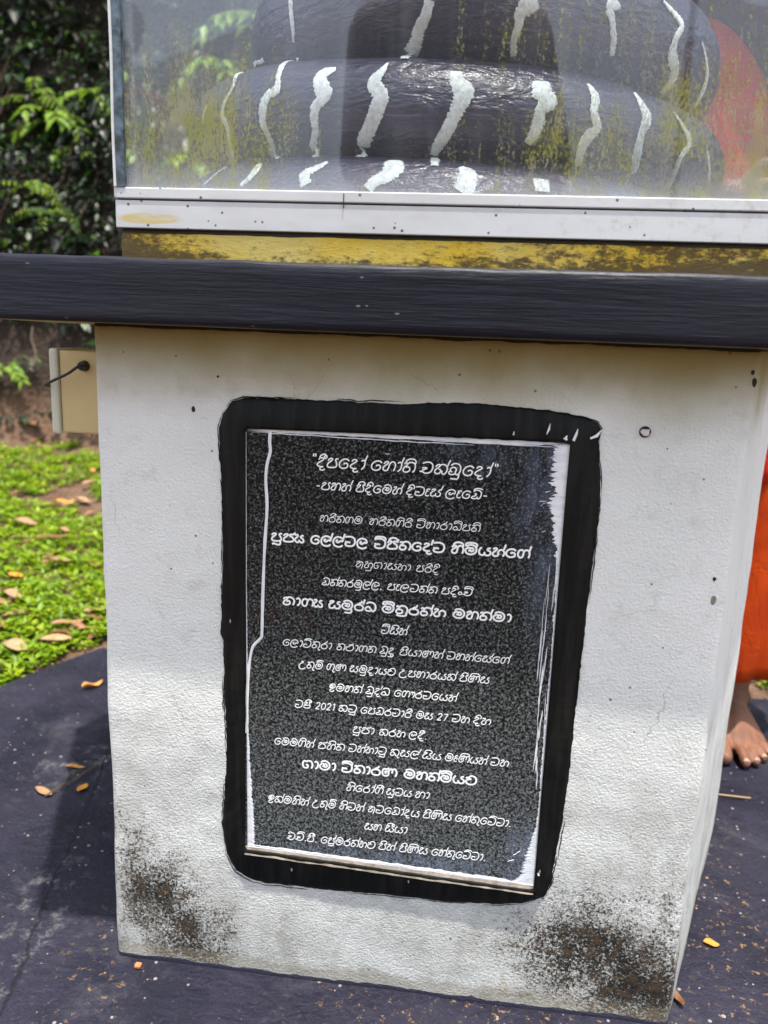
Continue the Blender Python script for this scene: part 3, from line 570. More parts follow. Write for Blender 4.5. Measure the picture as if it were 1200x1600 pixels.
def make_soil():
    m = Mat('reddish_soil'); z = m.xyz()[2]
    n = m.noise(5, 8, .65)
    c = m.mix(m.step(n, .35, .65), (.115, .06, .032), (.20, .12, .075))
    c = m.mix(m.step(m.noise(26, 5, .7), .5, .7), c, (.09, .05, .028))
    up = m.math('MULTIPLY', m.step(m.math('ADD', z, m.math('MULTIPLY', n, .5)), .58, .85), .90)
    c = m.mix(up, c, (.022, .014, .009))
    return m.done(m.bsdf(c, .95, m.bump(m.math('ADD', n, m.noise(40, 5)), 1.0, .03)))
def make_leaf(name, stops, rough=.45, trans=.35):
    m = Mat(name)
    a = m.node('ShaderNodeAttribute', {'attribute_name': 'tone'}).outputs['Fac']
    c = m.ramp(a, stops)
    c = m.mix(m.math('MULTIPLY', m.step(m.noise(60, 3), .45, .7), .3), c, tuple(v*.5 for v in stops[0][1]))
    d = m.bsdf(c, rough, spec=.4)
    t = m.node('ShaderNodeBsdfTranslucent', Color=c).outputs[0]
    return m.done(m.node('ShaderNodeMixShader', i0=trans, i1=d, i2=t).outputs[0])
def make_statue():
    m = Mat('glossy_indigo_statue_paint')
    c = m.mix(m.step(m.noise(7, 5), .35, .7), (.021, .020, .046), (.036, .034, .068))
    h = m.math('ADD', m.noise(60, 4, .6, vec=m.scaled((.35, .35, 1.2)), dist=.8), m.math('MULTIPLY', m.noise(160, 3, vec=m.scaled((.4, .4, 1))), .5))
    return m.done(m.bsdf(c, .30, m.bump(h, 1.0, .0050), spec=.7))
def make_cloth(name, c1, c2):
    m = Mat(name); z = m.xyz()[2]
    w = m.noise(700, 2)
    c = m.mix(m.step(m.noise(8, 4), .35, .7), c1, c2)
    d = m.bsdf(c, .8, m.bump(m.math('ADD', m.math('MULTIPLY', w, .3), m.noise(26, 5, .6, vec=m.scaled((1, 1, .55)), dist=1.5)), .9, .016), spec=.15)
    t = m.node('ShaderNodeBsdfTranslucent', Color=c).outputs[0]
    return m.done(m.node('ShaderNodeMixShader', i0=.18, i1=d, i2=t).outputs[0])
def make_skin(name, c1, c2):
    m = Mat(name)
    c = m.mix(m.step(m.noise(22, 4), .35, .7), c1, c2)
    return m.done(m.bsdf(c, .58, m.bump(m.math('ADD', m.noise(320, 3), m.noise(90, 4, vec=m.scaled((.5, .5, 1.4)))), .55, .0016), spec=.35, Subsurface_Weight=.12, Subsurface_Radius=(.01, .004, .002)))

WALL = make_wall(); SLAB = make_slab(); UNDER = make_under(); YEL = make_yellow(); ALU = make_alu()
GLASS = make_glass(True); GLASSB = make_glass(False); GRAN = make_granite(); BORD = make_border()
BRUSH = make_brush(); INK = make_plain('white_lettering_paint', (.90, .90, .88), .5, .02)
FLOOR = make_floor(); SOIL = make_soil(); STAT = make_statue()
STRIPE = make_plain('white_stripe_paint', (.78, .84, .81), .5, .16, 140, .3)
MORT = make_plain('dirty_mortar', (.30, .25, .20), .85, .25, 60, .6)
CREAM = make_plain('cream_plastic', (.62, .48, .22), .45, .07, 8, .1)
CREAML = make_plain('pale_plastic_lid', (.58, .57, .45), .45, .05, 8, .1)
CABLE = make_plain('black_cable', (.012, .012, .012), .5, .05)
SEAL = make_plain('blue_green_glass_edge', (.10, .145, .18), .3, .45, 60, .3)
SILIC = make_plain('white_silicone', (.62, .63, .62), .5, .08)
PALE = make_plain('chipped_white_plaster', (.66, .64, .62), .8, .1, 80, .5)
LEAFG = make_leaf('ground_leaf', [(0, (.09, .18, .005)), (.5, (.21, .35, .006)), (1, (.34, .44, .012))])
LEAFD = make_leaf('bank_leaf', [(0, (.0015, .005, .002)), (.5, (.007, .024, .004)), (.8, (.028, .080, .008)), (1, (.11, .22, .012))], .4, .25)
LEAFB = make_leaf('fern_leaf', [(0, (.13, .27, .012)), (1, (.26, .40, .02))], .45, .4)
LEAFX = make_leaf('dry_leaf', [(0, (.16, .07, .028)), (.45, (.33, .17, .08)), (.75, (.48, .30, .17)), (1, (.62, .27, .03))], .6, .1)
STEM = make_plain('brown_stem', (.11, .07, .04), .8, .2, 40, .6)
BARK = make_plain('grey_bark', (.20, .18, .14), .9, .3, 25, 1.0)

# ================================================================ setting: ground, platform
def toe(x): return 3.15+.28*math.sin(x*.9+.6)+.12*math.sin(x*2.3)
def terr(x, y):
    if y < -40: y = -40
    r = math.hypot(x+.076, y-.42)
    z = -.03-.10*max(0.0, min(1.0, (.6-y)/1.2))
    if y > .8: z += .127*(y-.8)
    t = toe(x)
    if y > t:
        s = y-t
        z += min(4.3, 1.9*s)+max(0, s-2.4)*.12
        z += .10*mnoise.noise(Vector((x*1.3, y*1.3, 0)))*min(1, s*2)
    z += .018*mnoise.noise(Vector((x*3, y*3, 3)))+.25*mnoise.noise(Vector((x*.08, y*.08, 9)))*min(1.0, max(0, r-6)/10)
    return z
def axis(a, b, fine, lo, hi, grow=1.25):
    v = list(np.arange(lo, hi+1e-6, fine)); s = fine
    while v[-1] < b: s *= grow; v.append(v[-1]+s)
    s = fine
    while v[0] > a: s *= grow; v.insert(0, v[0]-s)
    return v
xs = axis(-150, 150, .07, -4.2, 3.4); ys = axis(-150, 150, .07, -.8, 6.0)
V = [(x, y, terr(x, y)) for y in ys for x in xs]; nx = len(xs)
F = [(j*nx+i, j*nx+i+1, (j+1)*nx+i+1, (j+1)*nx+i) for j in range(len(ys)-1) for i in range(nx-1)]
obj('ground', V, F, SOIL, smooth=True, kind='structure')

# raised round cement platform, its top painted purple
PC = Vector((-.076, .42))
plan = []
for k in range(120):
    a = 2*math.pi*k/120
    r = 1.085+.012*math.sin(6*a+.4)+.006*mnoise.noise(Vector((math.cos(a)*3, math.sin(a)*3, 0)))
    plan.append(PC+Vector((math.cos(a), math.sin(a)))*r)
V = []; F = []
rings = [1.0, .992]+[1-.0125*k for k in range(1, 78)]+[.02]
V += [(p.x, p.y, -.16) for p in plan]
for j, s in enumerate(rings):
    for p in plan:
        q = PC+(p-PC)*s
        z = (-.008 if j == 0 else 0.0)
        if j > 1: z += .0022*mnoise.noise(Vector((q.x*9, q.y*9, 1)))-.0012
        V.append((q.x, q.y, z))
n = 120
for j in range(len(rings)):
    for i in range(n): F.append((j*n+i, j*n+(i+1) % n, (j+1)*n+(i+1) % n, (j+1)*n+i))
F.append(tuple(len(rings)*n+i for i in range(n)))
obj('platform_pavement', V, F, FLOOR, smooth=False, kind='structure')

# ================================================================ pedestal
PED = [(-.445, 0), (.2935, 0), (.4815, .467), (.2935, .934), (-.445, .934), (-.633, .467)]
ped = thing('pedestal', 'off-white plastered pedestal with mouldy lower corners carrying the dark slab', 'pedestal', (-.076, .42, 0))
plan = densify(PED, .012, .006)
zs = [-.02]+[.006+.0105*k for k in range(81)]+[.8549]
V, F = prism(plan, zs, .0024, 7)
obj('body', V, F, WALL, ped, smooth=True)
# thin overhanging slab painted blue-grey
sp = offset_poly(PED, [.065, .065, .08, .08, .10, .11])
plan = densify(sp, .012, .008)
zs = [.8550, .8566, .860]+[.865+.0052*k for k in range(10)]+[.9190, .9222, .9234]
V, F = prism(plan, zs, .0022, 5)
n = len(plan); V = [list(v) for v in V]
cc = Vector((-.076, .42))
for j, ins in ((0, .0055), (1, .0018), (len(zs)-1, .008), (len(zs)-2, .003), (len(zs)-3, .0008)):
    for i in range(n):
        d = (Vector(V[j*n+i][:2])-cc).normalized()*ins; V[j*n+i][0] -= d.x; V[j*n+i][1] -= d.y
        if j > 2: V[j*n+i][2] += .0016*mnoise.noise(Vector((V[j*n+i][0]*22, V[j*n+i][1]*22, 4)))
fm = [0]*len(F); fm[-2] = 1
slab = obj('slab', V, F, SLAB, ped, smooth=True, mats=[UNDER], fmat=fm)
# wall plug, chipped spots and small holes on the front
def disc(cx, cz, r, y, h, seg=12, squash=1.0, jit=0.0):
    V = []; F = []
    for k in range(seg):
        a = 2*math.pi*k/seg; q = r*(1+jit*mnoise.noise(Vector((math.cos(a)*2+cx*90, math.sin(a)*2, cz*90))))
        V.append((cx+q*math.cos(a), y, cz+q*squash*math.sin(a)))
        V.append((cx+q*.8*math.cos(a), y-h, cz+q*.8*squash*math.sin(a)))
    V.append((cx, y-h, cz))
    for k in range(seg):
        l = (k+1) % seg; F += [(2*k, 2*l, 2*l+1, 2*k+1), (2*k+1, 2*l+1, 2*seg)]
    return V, F
DARK = make_plain('dark_hole', (.02, .018, .015), .9, .1)
V, F = disc(.1853, .7613, .0065, .0005, .0022, 14); obj('plug_rim', V, F, DARK, ped)
V, F = disc(.1850, .7615, .0048, -.0015, .0030, 10, 1, .5); obj('wall_plug', V, F, PALE, ped)
for cx, cz, r, s in ((-.3271, .7607, .0028, 1.5), (.289, .8302, .0022, 1.5), (.2925, .820, .0026, 2.0), (.2805, .5755, .0035, 1.9), (.2785, .600, .0022, 1.2), (-.2975, .800, .0014, 1.2)):
    V, F = disc(cx, cz, r, .0006, .0016, 9, s, .4); obj('chip', V, F, DARK if cz != .5755 else MORT, ped)

# ================================================================ memorial plaque
plq = thing('memorial_plaque', 'black granite plaque with white engraved lines inside a black painted border', 'plaque', (-.076, -.004, .18))
PL = [(-.2635, .743), (.1053, .7465), (.1102, .1815), (-.2602, .1935)]
# border: ring of mortar, painted black, ragged outside, straight inside
outer = [Vector(p) for p in FRAME_OUT]
den = []
for i in range(len(outer)):
    a, b = outer[i], outer[(i+1) % len(outer)]; m_ = max(1, int((b-a).length/.004))
    for k in range(m_):
        p = a+(b-a)*k/m_; t = (b-a).normalized(); nn = Vector((-t.y, t.x))
        den.append(p+nn*(.0011*mnoise.noise(Vector((p.x*160, p.y*160, 0)))+.0009*mnoise.noise(Vector((p.x*480, p.y*60, 5)))))
def to_inner(p, g=0.0):
    """closest point on the plaque outline, grown by g"""
    x0, x1, z0, z1 = -.2625-g, .1070+g, .1935-g*.8, .7435+g
    # bottom edge slopes slightly, the photograph's edge as measured
    t = (p.x+.2625)/.3695
    z0 = .1935-.011*max(0, min(1, t))-g; z1 = .743+.0035*max(0, min(1, t))+g
    x1 = .1055+.0045*(1-max(0, min(1, (p.y-.18)/.56)))+g
    cx = (x0+x1)/2; cz = (z0+z1)/2
    dx, dz = p.x-cx, p.y-cz
    s = min(abs((x1-x0)/2/dx) if dx else 9, abs((z1-z0)/2/dz) if dz else 9)
    return Vector((cx+dx*s, cz+dz*s))
V = []; F = []; n = len(den)
for p in den:
    q = to_inner(p); q4 = to_inner(p, .0035)
    a = p.lerp(q, .06); b = p.lerp(q, .18); c_ = p.lerp(q, .5)
    j = mnoise.noise(Vector((p.x*40, p.y*40, 7)))*.0008
    for r_, y_ in ((p, .0012), (a, -.0008), (b, -.0028+j), (c_, -.0055+j), (q4, -.0086+j), (q, -.0078)): V.append((r_.x, y_, r_.y))
    V.append((q.x, -.0020, q.y))
for i in range(n):
    k = (i+1) % n
    for j in range(6): F.append((i*7+j, i*7+j+1, k*7+j+1, k*7+j))
brd = obj('border', V, F, BORD, plq, smooth=True)
# granite panel
v, f = merge([box(-.2640, .1100, -.0042, .0030, .1800, .7480)])
obj('granite_panel', v, f, GRAN, plq)
# dirty ledge filling under the panel
V = []; F = []
N_ = 90
for i in range(N_+1):
    t = i/N_; x = -.2625+.372*t; z = .1935-.011*t
    for dz, y_ in ((.0045, -.0047), (-.0005, -.0066), (-.0062, -.0092)):
        V.append((x, y_+.0008*mnoise.noise(Vector((x*80, dz*900, 0))), z+dz+.0012*mnoise.noise(Vector((x*55, dz*400, 2)))))
for i in range(N_):
    for j in range(2): F.append((i*3+j, i*3+j+1, i*3+j+4, i*3+j+3))
obj('ledge_mortar', V, F, MORT, plq, smooth=True)
# dry bristle marks where the black paint runs out over the plaster
V = []; parts = []
for k in range(48):
    i = rnd.randrange(len(den)); p = den[i]; g = rnd.randint(5, 22); q = den[(i+g) % len(den)]
    t = (q-p); L_ = t.length
    if L_ < .01 or L_ > .12: continue
    t = t.normalized(); nn = Vector((-t.y, t.x)); o_ = rnd.gauss(-.0014, .0011); n_ = max(5, int(L_/.004)); P3 = []; W3 = []
    for m_ in range(n_+1):
        c_ = den[(i+int(g*m_/n_)) % len(den)]+nn*(o_+.0006*mnoise.noise(Vector((m_*.7, k*3.3, 0)))); P3.append((c_.x, -.0012-.00002*(k % 11), c_.y)); e = min(1, m_/n_*5+.1, (1-m_/n_)*3+.05); W3.append(max(.0002, rnd.uniform(.0008, .0015)*e))
    parts.append(ribbon(P3, W3, (0, -1, 0), .0003, .0001, .0003))
v, f = merge(parts); o = obj('border_bristle_marks', v, f, BORD, plq); o['kind'] = 'stuff'
# lettering
def letters(word, x0, x1, z, xh, style):
    st, adv = word_strokes(word)
    sl = {'r': .16, 't': .12, 'b': 0.0}[style]
    wd = {'r': .165, 't': .13, 'b': .225}[style]*xh
    if xh > .0095 and style == 'r': wd = .15*xh
    if style == 'b': xh = xh*.92
    sx = (x1-x0)/max(adv-.1, .3)
    parts = []
    for s in st:
        pts = catmull([(p[0]*sx+p[1]*sl*xh-.0006, p[1]*xh, 0) for p in s], 4)
        P3 = [(x0+p.x, -.0044, z+p.y) for p in pts]
        if len(P3) == 2 and (Vector(P3[0])-Vector(P3[1])).length < wd: P3[1] = (P3[0][0]+wd*.9, P3[0][1], P3[0][2]+.0001)
        w = [wd]*len(P3)
        if len(w) > 2: w[0] = w[-1] = wd*.75
        parts.append(ribbon(P3, w, (0, -1, 0), .0001+.00001*(len(parts) % 5), -.00005, .00022))
    return merge(parts)
for style, z, words, xh in TEXT:
    for w, x0, x1 in words:
        v, f = letters(w, x0, x1, z, xh, style)
        o = obj('inscription_word', v, f, INK, plq)
# white paint smears round the granite
def streaks(specs, name, y=-.0046, mat=BRUSH):
    parts = []
    for k, (x0, z0, x1, z1, w) in enumerate(specs):
        n_ = max(4, int(math.hypot(x1-x0, z1-z0)/.004)); P3 = []; W = []
        for i in range(n_+1):
            t = i/n_; x = x0+(x1-x0)*t; z = z0+(z1-z0)*t
            P3.append((x+.0009*mnoise.noise(Vector((z*70, k*3.1, x*50))), y-.00004*(k % 9), z+.0009*mnoise.noise(Vector((x*70, k*3.1+9, z*50)))))
            e = min(1, t*7+.15, (1-t)*7+.1)
            W.append(max(.0003, w*e*(1+.45*mnoise.noise(Vector((t*n_*.5, k*7.7, 0))))))
        parts.append(ribbon(P3, W, (0, -1, 0), .0002, .00005, .0004))
    v, f = merge(parts); return obj(name, v, f, mat, plq, kind='stuff')
W_ = []
for k in range(7):                                                        # along the top
    a = rnd.uniform(0, .5) if k > 2 else 0; b = rnd.uniform(.6, 1) if k > 2 else 1
    dz = rnd.uniform(-.0045, .0) if k > 2 else -.0006-.001*k
    W_.append((-.262+.365*a, .7425+.0030*a+dz, -.262+.365*b, .7425+.0030*b+dz-(.0035 if k > 2 else .0005), rnd.uniform(.0009, .0024)))
streaks(W_, 'top_paint_smear')
def jag_patch(name, prof, y=-.0047, mat=BRUSH, flip=False, scale=1.0):
    """brushed patch: prof = (z, x of the clean edge, width); the free edge is ragged"""
    zs_ = [p[0] for p in prof]; z0, z1 = max(zs_), min(zs_); n_ = int((z0-z1)/.0006); V = []; F = []; od = np.argsort(zs_)
    for i in range(n_+1):
        z = z0+(z1-z0)*i/n_; x, w = [float(np.interp(z, [zs_[k] for k in od], [prof[k][c] for k in od])) for c in (1, 2)]
        h = mnoise.noise(Vector((z*900, 3, y*100)))*.45+mnoise.noise(Vector((z*260, 9, 1)))*.55+mnoise.noise(Vector((z*60, 4, 1)))*.5
        w = max(.0002, w*(1+scale*.75*h)); s_ = 1 if flip else -1
        for k, u in enumerate((0, .35, .7, 1)):
            V.append((x+s_*w*u, y-(.0004 if k in (1, 2) else 0)-.0002*mnoise.noise(Vector((z*700, u*3, 0))), z-.0030*u*(.6+.4*mnoise.noise(Vector((z*50, 0, 7))))))
    for i in range(n_):
        for k in range(3): F.append((i*4+k, i*4+k+1, i*4+k+5, i*4+k+4))
    return obj(name, V, F, mat, plq)
jag_patch('edge_paint', [(.744, .1055, .0165), (.70, .1058, .0155), (.665, .1060, .0150), (.640, .1063, .0085), (.60, .1066, .0035), (.50, .1075, .0020), (.36, .1085, .0030), (.29, .1090, .0020), (.262, .1092, .0050), (.235, .1094, .0110), (.205, .1096, .0170), (.1865, .1097, .0250)])
jag_patch('edge_paint', [(.742, -.2632, .0010), (.55, -.2625, .0012), (.37, -.2612, .0020), (.30, -.2606, .0050), (.24, -.2600, .0085), (.196, -.2598, .0100)], flip=True, scale=.6)
W_ = []
for k in range(16):                                                       # long dry strokes lower down
    z = .665-.020*k; x = .0965+rnd.uniform(-.004, .008)
    W_.append((x, z, x+rnd.uniform(-.003, .003), z-rnd.uniform(.04, .10), rnd.uniform(.0005, .0016)))
for k in range(10):                                                       # loose bristle marks
    z = rnd.choice([rnd.uniform(.64, .74), rnd.uniform(.19, .24)]); x = rnd.uniform(.082, .094)
    W_.append((x, z, x-rnd.uniform(.003, .010), z-rnd.uniform(.001, .005), rnd.uniform(.0004, .0010)))
streaks(W_, 'right_paint_smear')
W_ = [(-.260, .1972, .109, .1868, .0085), (-.259, .200, .02, .1915, .0016), (-.2590, .330, -.2585, .200, .0012)]
streaks(W_, 'lower_paint_smear')
P3 = catmull([(x, -.0047, z) for x, z in DRIP], 3)
v, f = ribbon(P3, [.0036+.0012*mnoise.noise(Vector((p.z*40, 0, 0))) for p in P3], (0, -1, 0), .0003, .0001, .0006)
obj('paint_drip', v, f, make_plain('drip_white', (.78, .80, .80), .35, .04), plq)
W_ = []
def fleck(name, pts, w, mat, y):
    v, f = ribbon([(x, y, z) for x, z in pts], w, (0, -1, 0), .0004, .0001, .0004); obj(name, v, f, mat, plq)
fleck('paint_fleck', [(.0815, .7665), (.0805, .760), (.0785, .7545)], [.0006, .0024, .0008], BRUSH, -.0120)
fleck('paint_fleck', [(.1115, .7625), (.1105, .757), (.1078, .7490)], [.0006, .0026, .0030], BRUSH, -.0125)
fleck('paint_fleck', [(.1005, .7545), (.0985, .7510), (.1010, .7495)], [.0010, .0040, .0020], BRUSH, -.0136)
fleck('paint_fleck', [(.0430, .7560), (.0425, .7520)], [.0010, .0020], BRUSH, -.0136)
fleck('paint_fleck', [(.1260, .7520), (.1330, .7555), (.1370, .7620)], [.0020, .0035, .0010], BRUSH, -.0090)
fleck('paint_fleck', [(.1120, .2120), (.1135, .2080)], [.0016, .0026], BRUSH, -.0138)
fleck('paint_fleck', [(-.100, .7222), (-.094, .7220)], [.0008, .0008], BRUSH, -.0046)

# ================================================================ display case
CASE = [(-.414, 0), (.302, 0), (.49, .467), (.302, .934), (-.414, .934), (-.602, .467)]
case = thing('display_case', 'large glass case on a yellow base with white metal track and algae-stained front pane', 'display case', (-.056, .42, .9234))
plan = densify(offset_poly(CASE, -.006), .012, .003)
V, F = prism(plan, [.9234, .9275, .932, .938, .944, .950, .956, .9592], .0018, 16, wobz=.0012)
obj('base', V, F, YEL, case, smooth=True)
# aluminium channel all round: a lower member and, proud of it, an upper bead, with a shadow gap between
ci = offset_poly(CASE, -.03)
for e in range(6):
    a, b = Vector(CASE[e]), Vector(CASE[(e+1) % 6]); t = (b-a).normalized(); nn = Vector((t.y, -t.x))
    ca, cb = Vector(ci[e]), Vector(ci[(e+1) % 6])
    def bar(d0, d1, z0, z1):
        o0 = offset_poly(CASE, d0); o1 = offset_poly(CASE, d1)
        p, q, r, s = o0[e], o0[(e+1) % 6], o1[(e+1) % 6], o1[e]
        v = [(*p, z0), (*q, z0), (*r, z0), (*s, z0), (*p, z1), (*q, z1), (*r, z1), (*s, z1)]
        return v, [(3, 2, 1, 0), (4, 5, 6, 7), (0, 1, 5, 4), (1, 2, 6, 5), (2, 3, 7, 6), (3, 0, 4, 7)]
    o = obj('lower_track', *bar(.0, -.028, .9604, .9896), ALU, case); bevel(o, .0008)
    o = obj('upper_bead', *bar(.0012, -.028, .9914, 1.0030), ALU, case); bevel(o, .0012)
    o = obj('seal_strip', *bar(-.0030, -.026, .9897, .9913), CABLE, case)
    o = obj('top_rail', *bar(.002, -.028, 1.915, 1.955), ALU, case); bevel(o, .001)
    # pane of its own along each side
    o0 = offset_poly(CASE, -.003); o1 = offset_poly(CASE, -.0075)
    p, q, r, s = [Vector(k) for k in (o0[e], o0[(e+1) % 6], o1[(e+1) % 6], o1[e])]
    u = t*.004; z0, z1 = 1.0032, 1.9148
    v = [(*(p+u), z0), (*(q-u), z0), (*(r-u), z0), (*(s+u), z0), (*(p+u), z1), (*(q-u), z1), (*(r-u), z1), (*(s+u), z1)]
    f = [(3, 2, 1, 0), (4, 5, 6, 7), (0, 1, 5, 4), (1, 2, 6, 5), (2, 3, 7, 6), (3, 0, 4, 7)]
    obj('front_pane' if e == 0 else 'side_pane', v, f, GLASSB, case, mats=[GLASS], fmat=[0, 0, 1 if e == 0 else 0, 0, 0, 0])
v, f = box(-.1562, -.1554, -.0020, -.0008, .9860, 1.0005); obj('track_joint', v, f, CABLE, case)
# left front corner: blue-green edge of the side pane behind a bead of silicone
v, f = box(-.4120, -.4015, -.0022, .004, 1.0032, 1.9148); obj('pane_edge', v, f, SEAL, case)
P3 = [(-.4128+.0004*math.sin(z*40), -.0026, z) for z in np.arange(1.0032, 1.915, .02)]
v, f = tube_mesh(P3, .0016, 6); obj('silicone_bead', v, f, SILIC, case)
plan = [Vector(p) for p in offset_poly(CASE, -.001)]
V, F = prism(plan, [1.9555, 1.9615]); obj('roof_pane', V, F, GLASSB, case)

# ================================================================ coiled serpent statue
K = np.array([(-1080,.15,1.60,.06,.06),(-900,.17,1.50,.07,.07),(-720,.20,1.42,.075,.07),(-540,.23,1.34,.075,.07),(-360,.225,1.25,.076,.073),(-270,.300,1.230,.074,.073),(-180,.290,1.215,.068,.075),(-90,.31,1.175,.062,.075),(0,.333,1.140,.058,.073),(90,.313,1.104,.057,.073),(180,.313,1.088,.057,.073),(270,.32,1.06,.057,.073),(360,.345,1.03,.056,.073),(450,.335,.995,.056,.073),(540,.335,.975,.056,.075),(630,.34,.955,.055,.075),(720,.35,.94,.054,.075)])
def coil(a): return [float(np.interp(a, K[:, 0], K[:, i])) for i in (1, 2, 3, 4)]
SX, SY = -.053, .42
st = thing('serpent_statue', 'coiled dark indigo serpent statue with wavy white stripes inside the glass case', 'statue', (SX, SY, .9595))
V = []; F = []; SEG = 40; steps = list(np.arange(-1080, 721, 4.0))
for a in steps:
    Rc, z, rv, rh = coil(a); r = R(a)
    d = Vector((-math.cos(r), -math.sin(r), 0))
    for k in range(SEG):
        th = 2*math.pi*k/SEG
        p = Vector((SX, SY, z))+d*(Rc+rh*math.cos(th))+Vector((0, 0, rv*math.sin(th)))
        q = p+(d*math.cos(th)+Vector((0, 0, math.sin(th))))*(.0030*mnoise.noise(p*9)+.0012*mnoise.noise(p*30))
        V.append((q.x, q.y, max(q.z, .9597+.00001*k)))
for i in range(len(steps)-1):
    for k in range(SEG):
        l = (k+1) % SEG; F.append((i*SEG+k, (i+1)*SEG+k, (i+1)*SEG+l, i*SEG+l))
F.append(tuple(range(SEG))); F.append(tuple((len(steps)-1)*SEG+k for k in range(SEG-1, -1, -1)))
obj('coiled_body', V, F, STAT, st, smooth=True)
# solid core that fills the middle of the coils
cp = [Vector((SX+.27*math.cos(a), SY+.27*math.sin(a))) for a in np.linspace(0, 2*math.pi, 48, endpoint=False)]
V = []; F = []
prof = [(.9598, .30), (1.10, .30), (1.2, .27), (1.30, .22), (1.40, .19), (1.50, .16), (1.60, .13), (1.66, .10), (1.70, .04)]
for z, r in prof:
    for k in range(40): V.append((SX+r*math.cos(k*math.pi/20), SY+r*math.sin(k*math.pi/20), z))
for j in range(len(prof)-1):
    for k in range(40): F.append((j*40+k, j*40+(k+1) % 40, (j+1)*40+(k+1) % 40, (j+1)*40+k))
F.append(tuple((len(prof)-1)*40+k for k in range(40))); F.append(tuple(range(39, -1, -1)))
obj('core', V, F, STAT, st, smooth=True)
def coil_normal(p):
    """outward normal and distance to the coil surface"""
    dx, dy = p[0]-SX, p[1]-SY; a = math.degrees(math.atan2(-dy, -dx)) % 360; rad = math.hypot(dx, dy); best = None
    for n_ in (-1080, -720, -360, 0, 360):
        Rc, z, rv, rh = coil(a+n_); u = (rad-Rc)/rh; w = (p[2]-z)/rv; q = math.hypot(u, w)
        if best is None or q < best[0]: best = (q, u, w, Rc, z, rv, rh)
    q, u, w, Rc, z, rv, rh = best
    d = Vector((dx, dy, 0)).normalized(); u /= q; w /= q
    n_ = (d*(u/rh)+Vector((0, 0, w/rv))).normalized()
    s = Vector((SX, SY, z))+d*(Rc+rh*u)+Vector((0, 0, rv*w))
    return n_, s+n_*(.0030*mnoise.noise(s*9)+.0012*mnoise.noise(s*30))
for S in STRIPES:
    pts = catmull([(a, b, c) for a, b, c, w in S], 14); ws = catmull([(w, 0, 0) for a, b, c, w in S], 14)
    V = []; F = []; M_ = 7
    for i, p in enumerate(pts):
        n_, s = coil_normal(p); t = (pts[min(i+1, len(pts)-1)]-pts[max(i-1, 0)]).normalized()
        side = t.cross(n_).normalized(); hw = max(.0007, abs(ws[i].x)*.92)*(1+.28*mnoise.noise(Vector((i*.9, S[0][0]*50, 0))))
        for k in range(M_):
            u = (k/(M_-1)*2-1); jit = .0020*mnoise.noise(Vector((i*1.7, k*2.2+u*9, S[0][0]*90))) if k in (0, M_-1) else 0
            n2, s2 = coil_normal(p+side*(hw*u+jit)); V.append(tuple(s2+n2*(.0006 if k in (0, M_-1) else .0014)))
    for i in range(len(pts)-1):
        for k in range(M_-1): F.append((i*M_+k, (i+1)*M_+k, (i+1)*M_+k+1, i*M_+k+1))
    obj('stripe', V, F, STRIPE, st, smooth=True)

# ================================================================ cream junction box on the left side
jb = thing('junction_box', 'small cream plastic box with pale lid fixed to the left side of the pedestal', 'junction box', (-.60, .35, .68))
v, f = box(-.655, -.545, .30, .40, .6835, .8130); o = obj('housing', v, f, CREAM, jb); bevel(o, .003)
v, f = box(-.6705, -.6556, .296, .404, .6810, .8155); o = obj('lid', v, f, CREAML, jb); bevel(o, .004)
v, f = disc(-.613, .790, .0088, .2999, .010, 12); obj('cable_gland', v, f, CABLE, jb)
cb = thing('cable', 'short black cable looping from the cream box towards the left', 'cable', (-.61, .29, .79))
P3 = catmull([(-.607, .290, .7905), (-.615, .284, .7895), (-.630, .278, .778), (-.650, .275, .768), (-.668, .284, .7605), (-.6755, .296, .757), (-.6765, .34, .755), (-.6765, .40, .750), (-.66, .412, .745), (-.62, .412, .74)], 6)
v, f = tube_mesh(P3, .0023, 8); obj('cord', v, f, CABLE, cb, smooth=True)

# ================================================================ vegetation
def leaves(name, c, d, nrm, L, W, tone, mat, parent=None, kind=None, curl=.15):
    """many small folded leaves in one mesh; all arguments numpy arrays"""
    n = len(c); s = np.cross(d, nrm); s /= np.linalg.norm(s, axis=1, keepdims=True)
    nn = np.cross(s, d)
    off = np.array(root_of(parent))
    P = np.empty((n, 5, 3)); L = L[:, None]; W = W[:, None]
    P[:, 0] = c; P[:, 1] = c+d*L*.45-s*W*.5+nn*W*curl; P[:, 2] = c+d*L*.45+s*W*.5+nn*W*curl
    P[:, 3] = c+d*L-nn*L*.12; P[:, 4] = c+d*L*.5-nn*W*.05
    P -= off
    me = bpy.data.meshes.new(name)
    idx = np.array([[0, 4, 1], [0, 2, 4], [1, 4, 3], [4, 2, 3]])
    tri = (np.arange(n)[:, None, None]*5+idx[None]).reshape(-1)
    me.vertices.add(n*5); me.vertices.foreach_set('co', P.reshape(-1))
    me.loops.add(len(tri)); me.loops.foreach_set('vertex_index', tri.astype(np.int32))
    m_ = n*4; me.polygons.add(m_); me.polygons.foreach_set('loop_start', np.arange(m_, dtype=np.int32)*3)
    me.polygons.foreach_set('loop_total', np.full(m_, 3, dtype=np.int32))
    at = me.attributes.new('tone', 'FLOAT', 'FACE'); at.data.foreach_set('value', np.repeat(tone, 4).astype(np.float32))
    me.materials.append(mat); me.update(calc_edges=True); me.validate()
    o = bpy.data.objects.new(name, me); COL.objects.link(o)
    if parent is not None: o.parent = parent
    if kind: o['kind'] = kind
    return o
def unit(a): return a/np.linalg.norm(a, axis=1, keepdims=True)
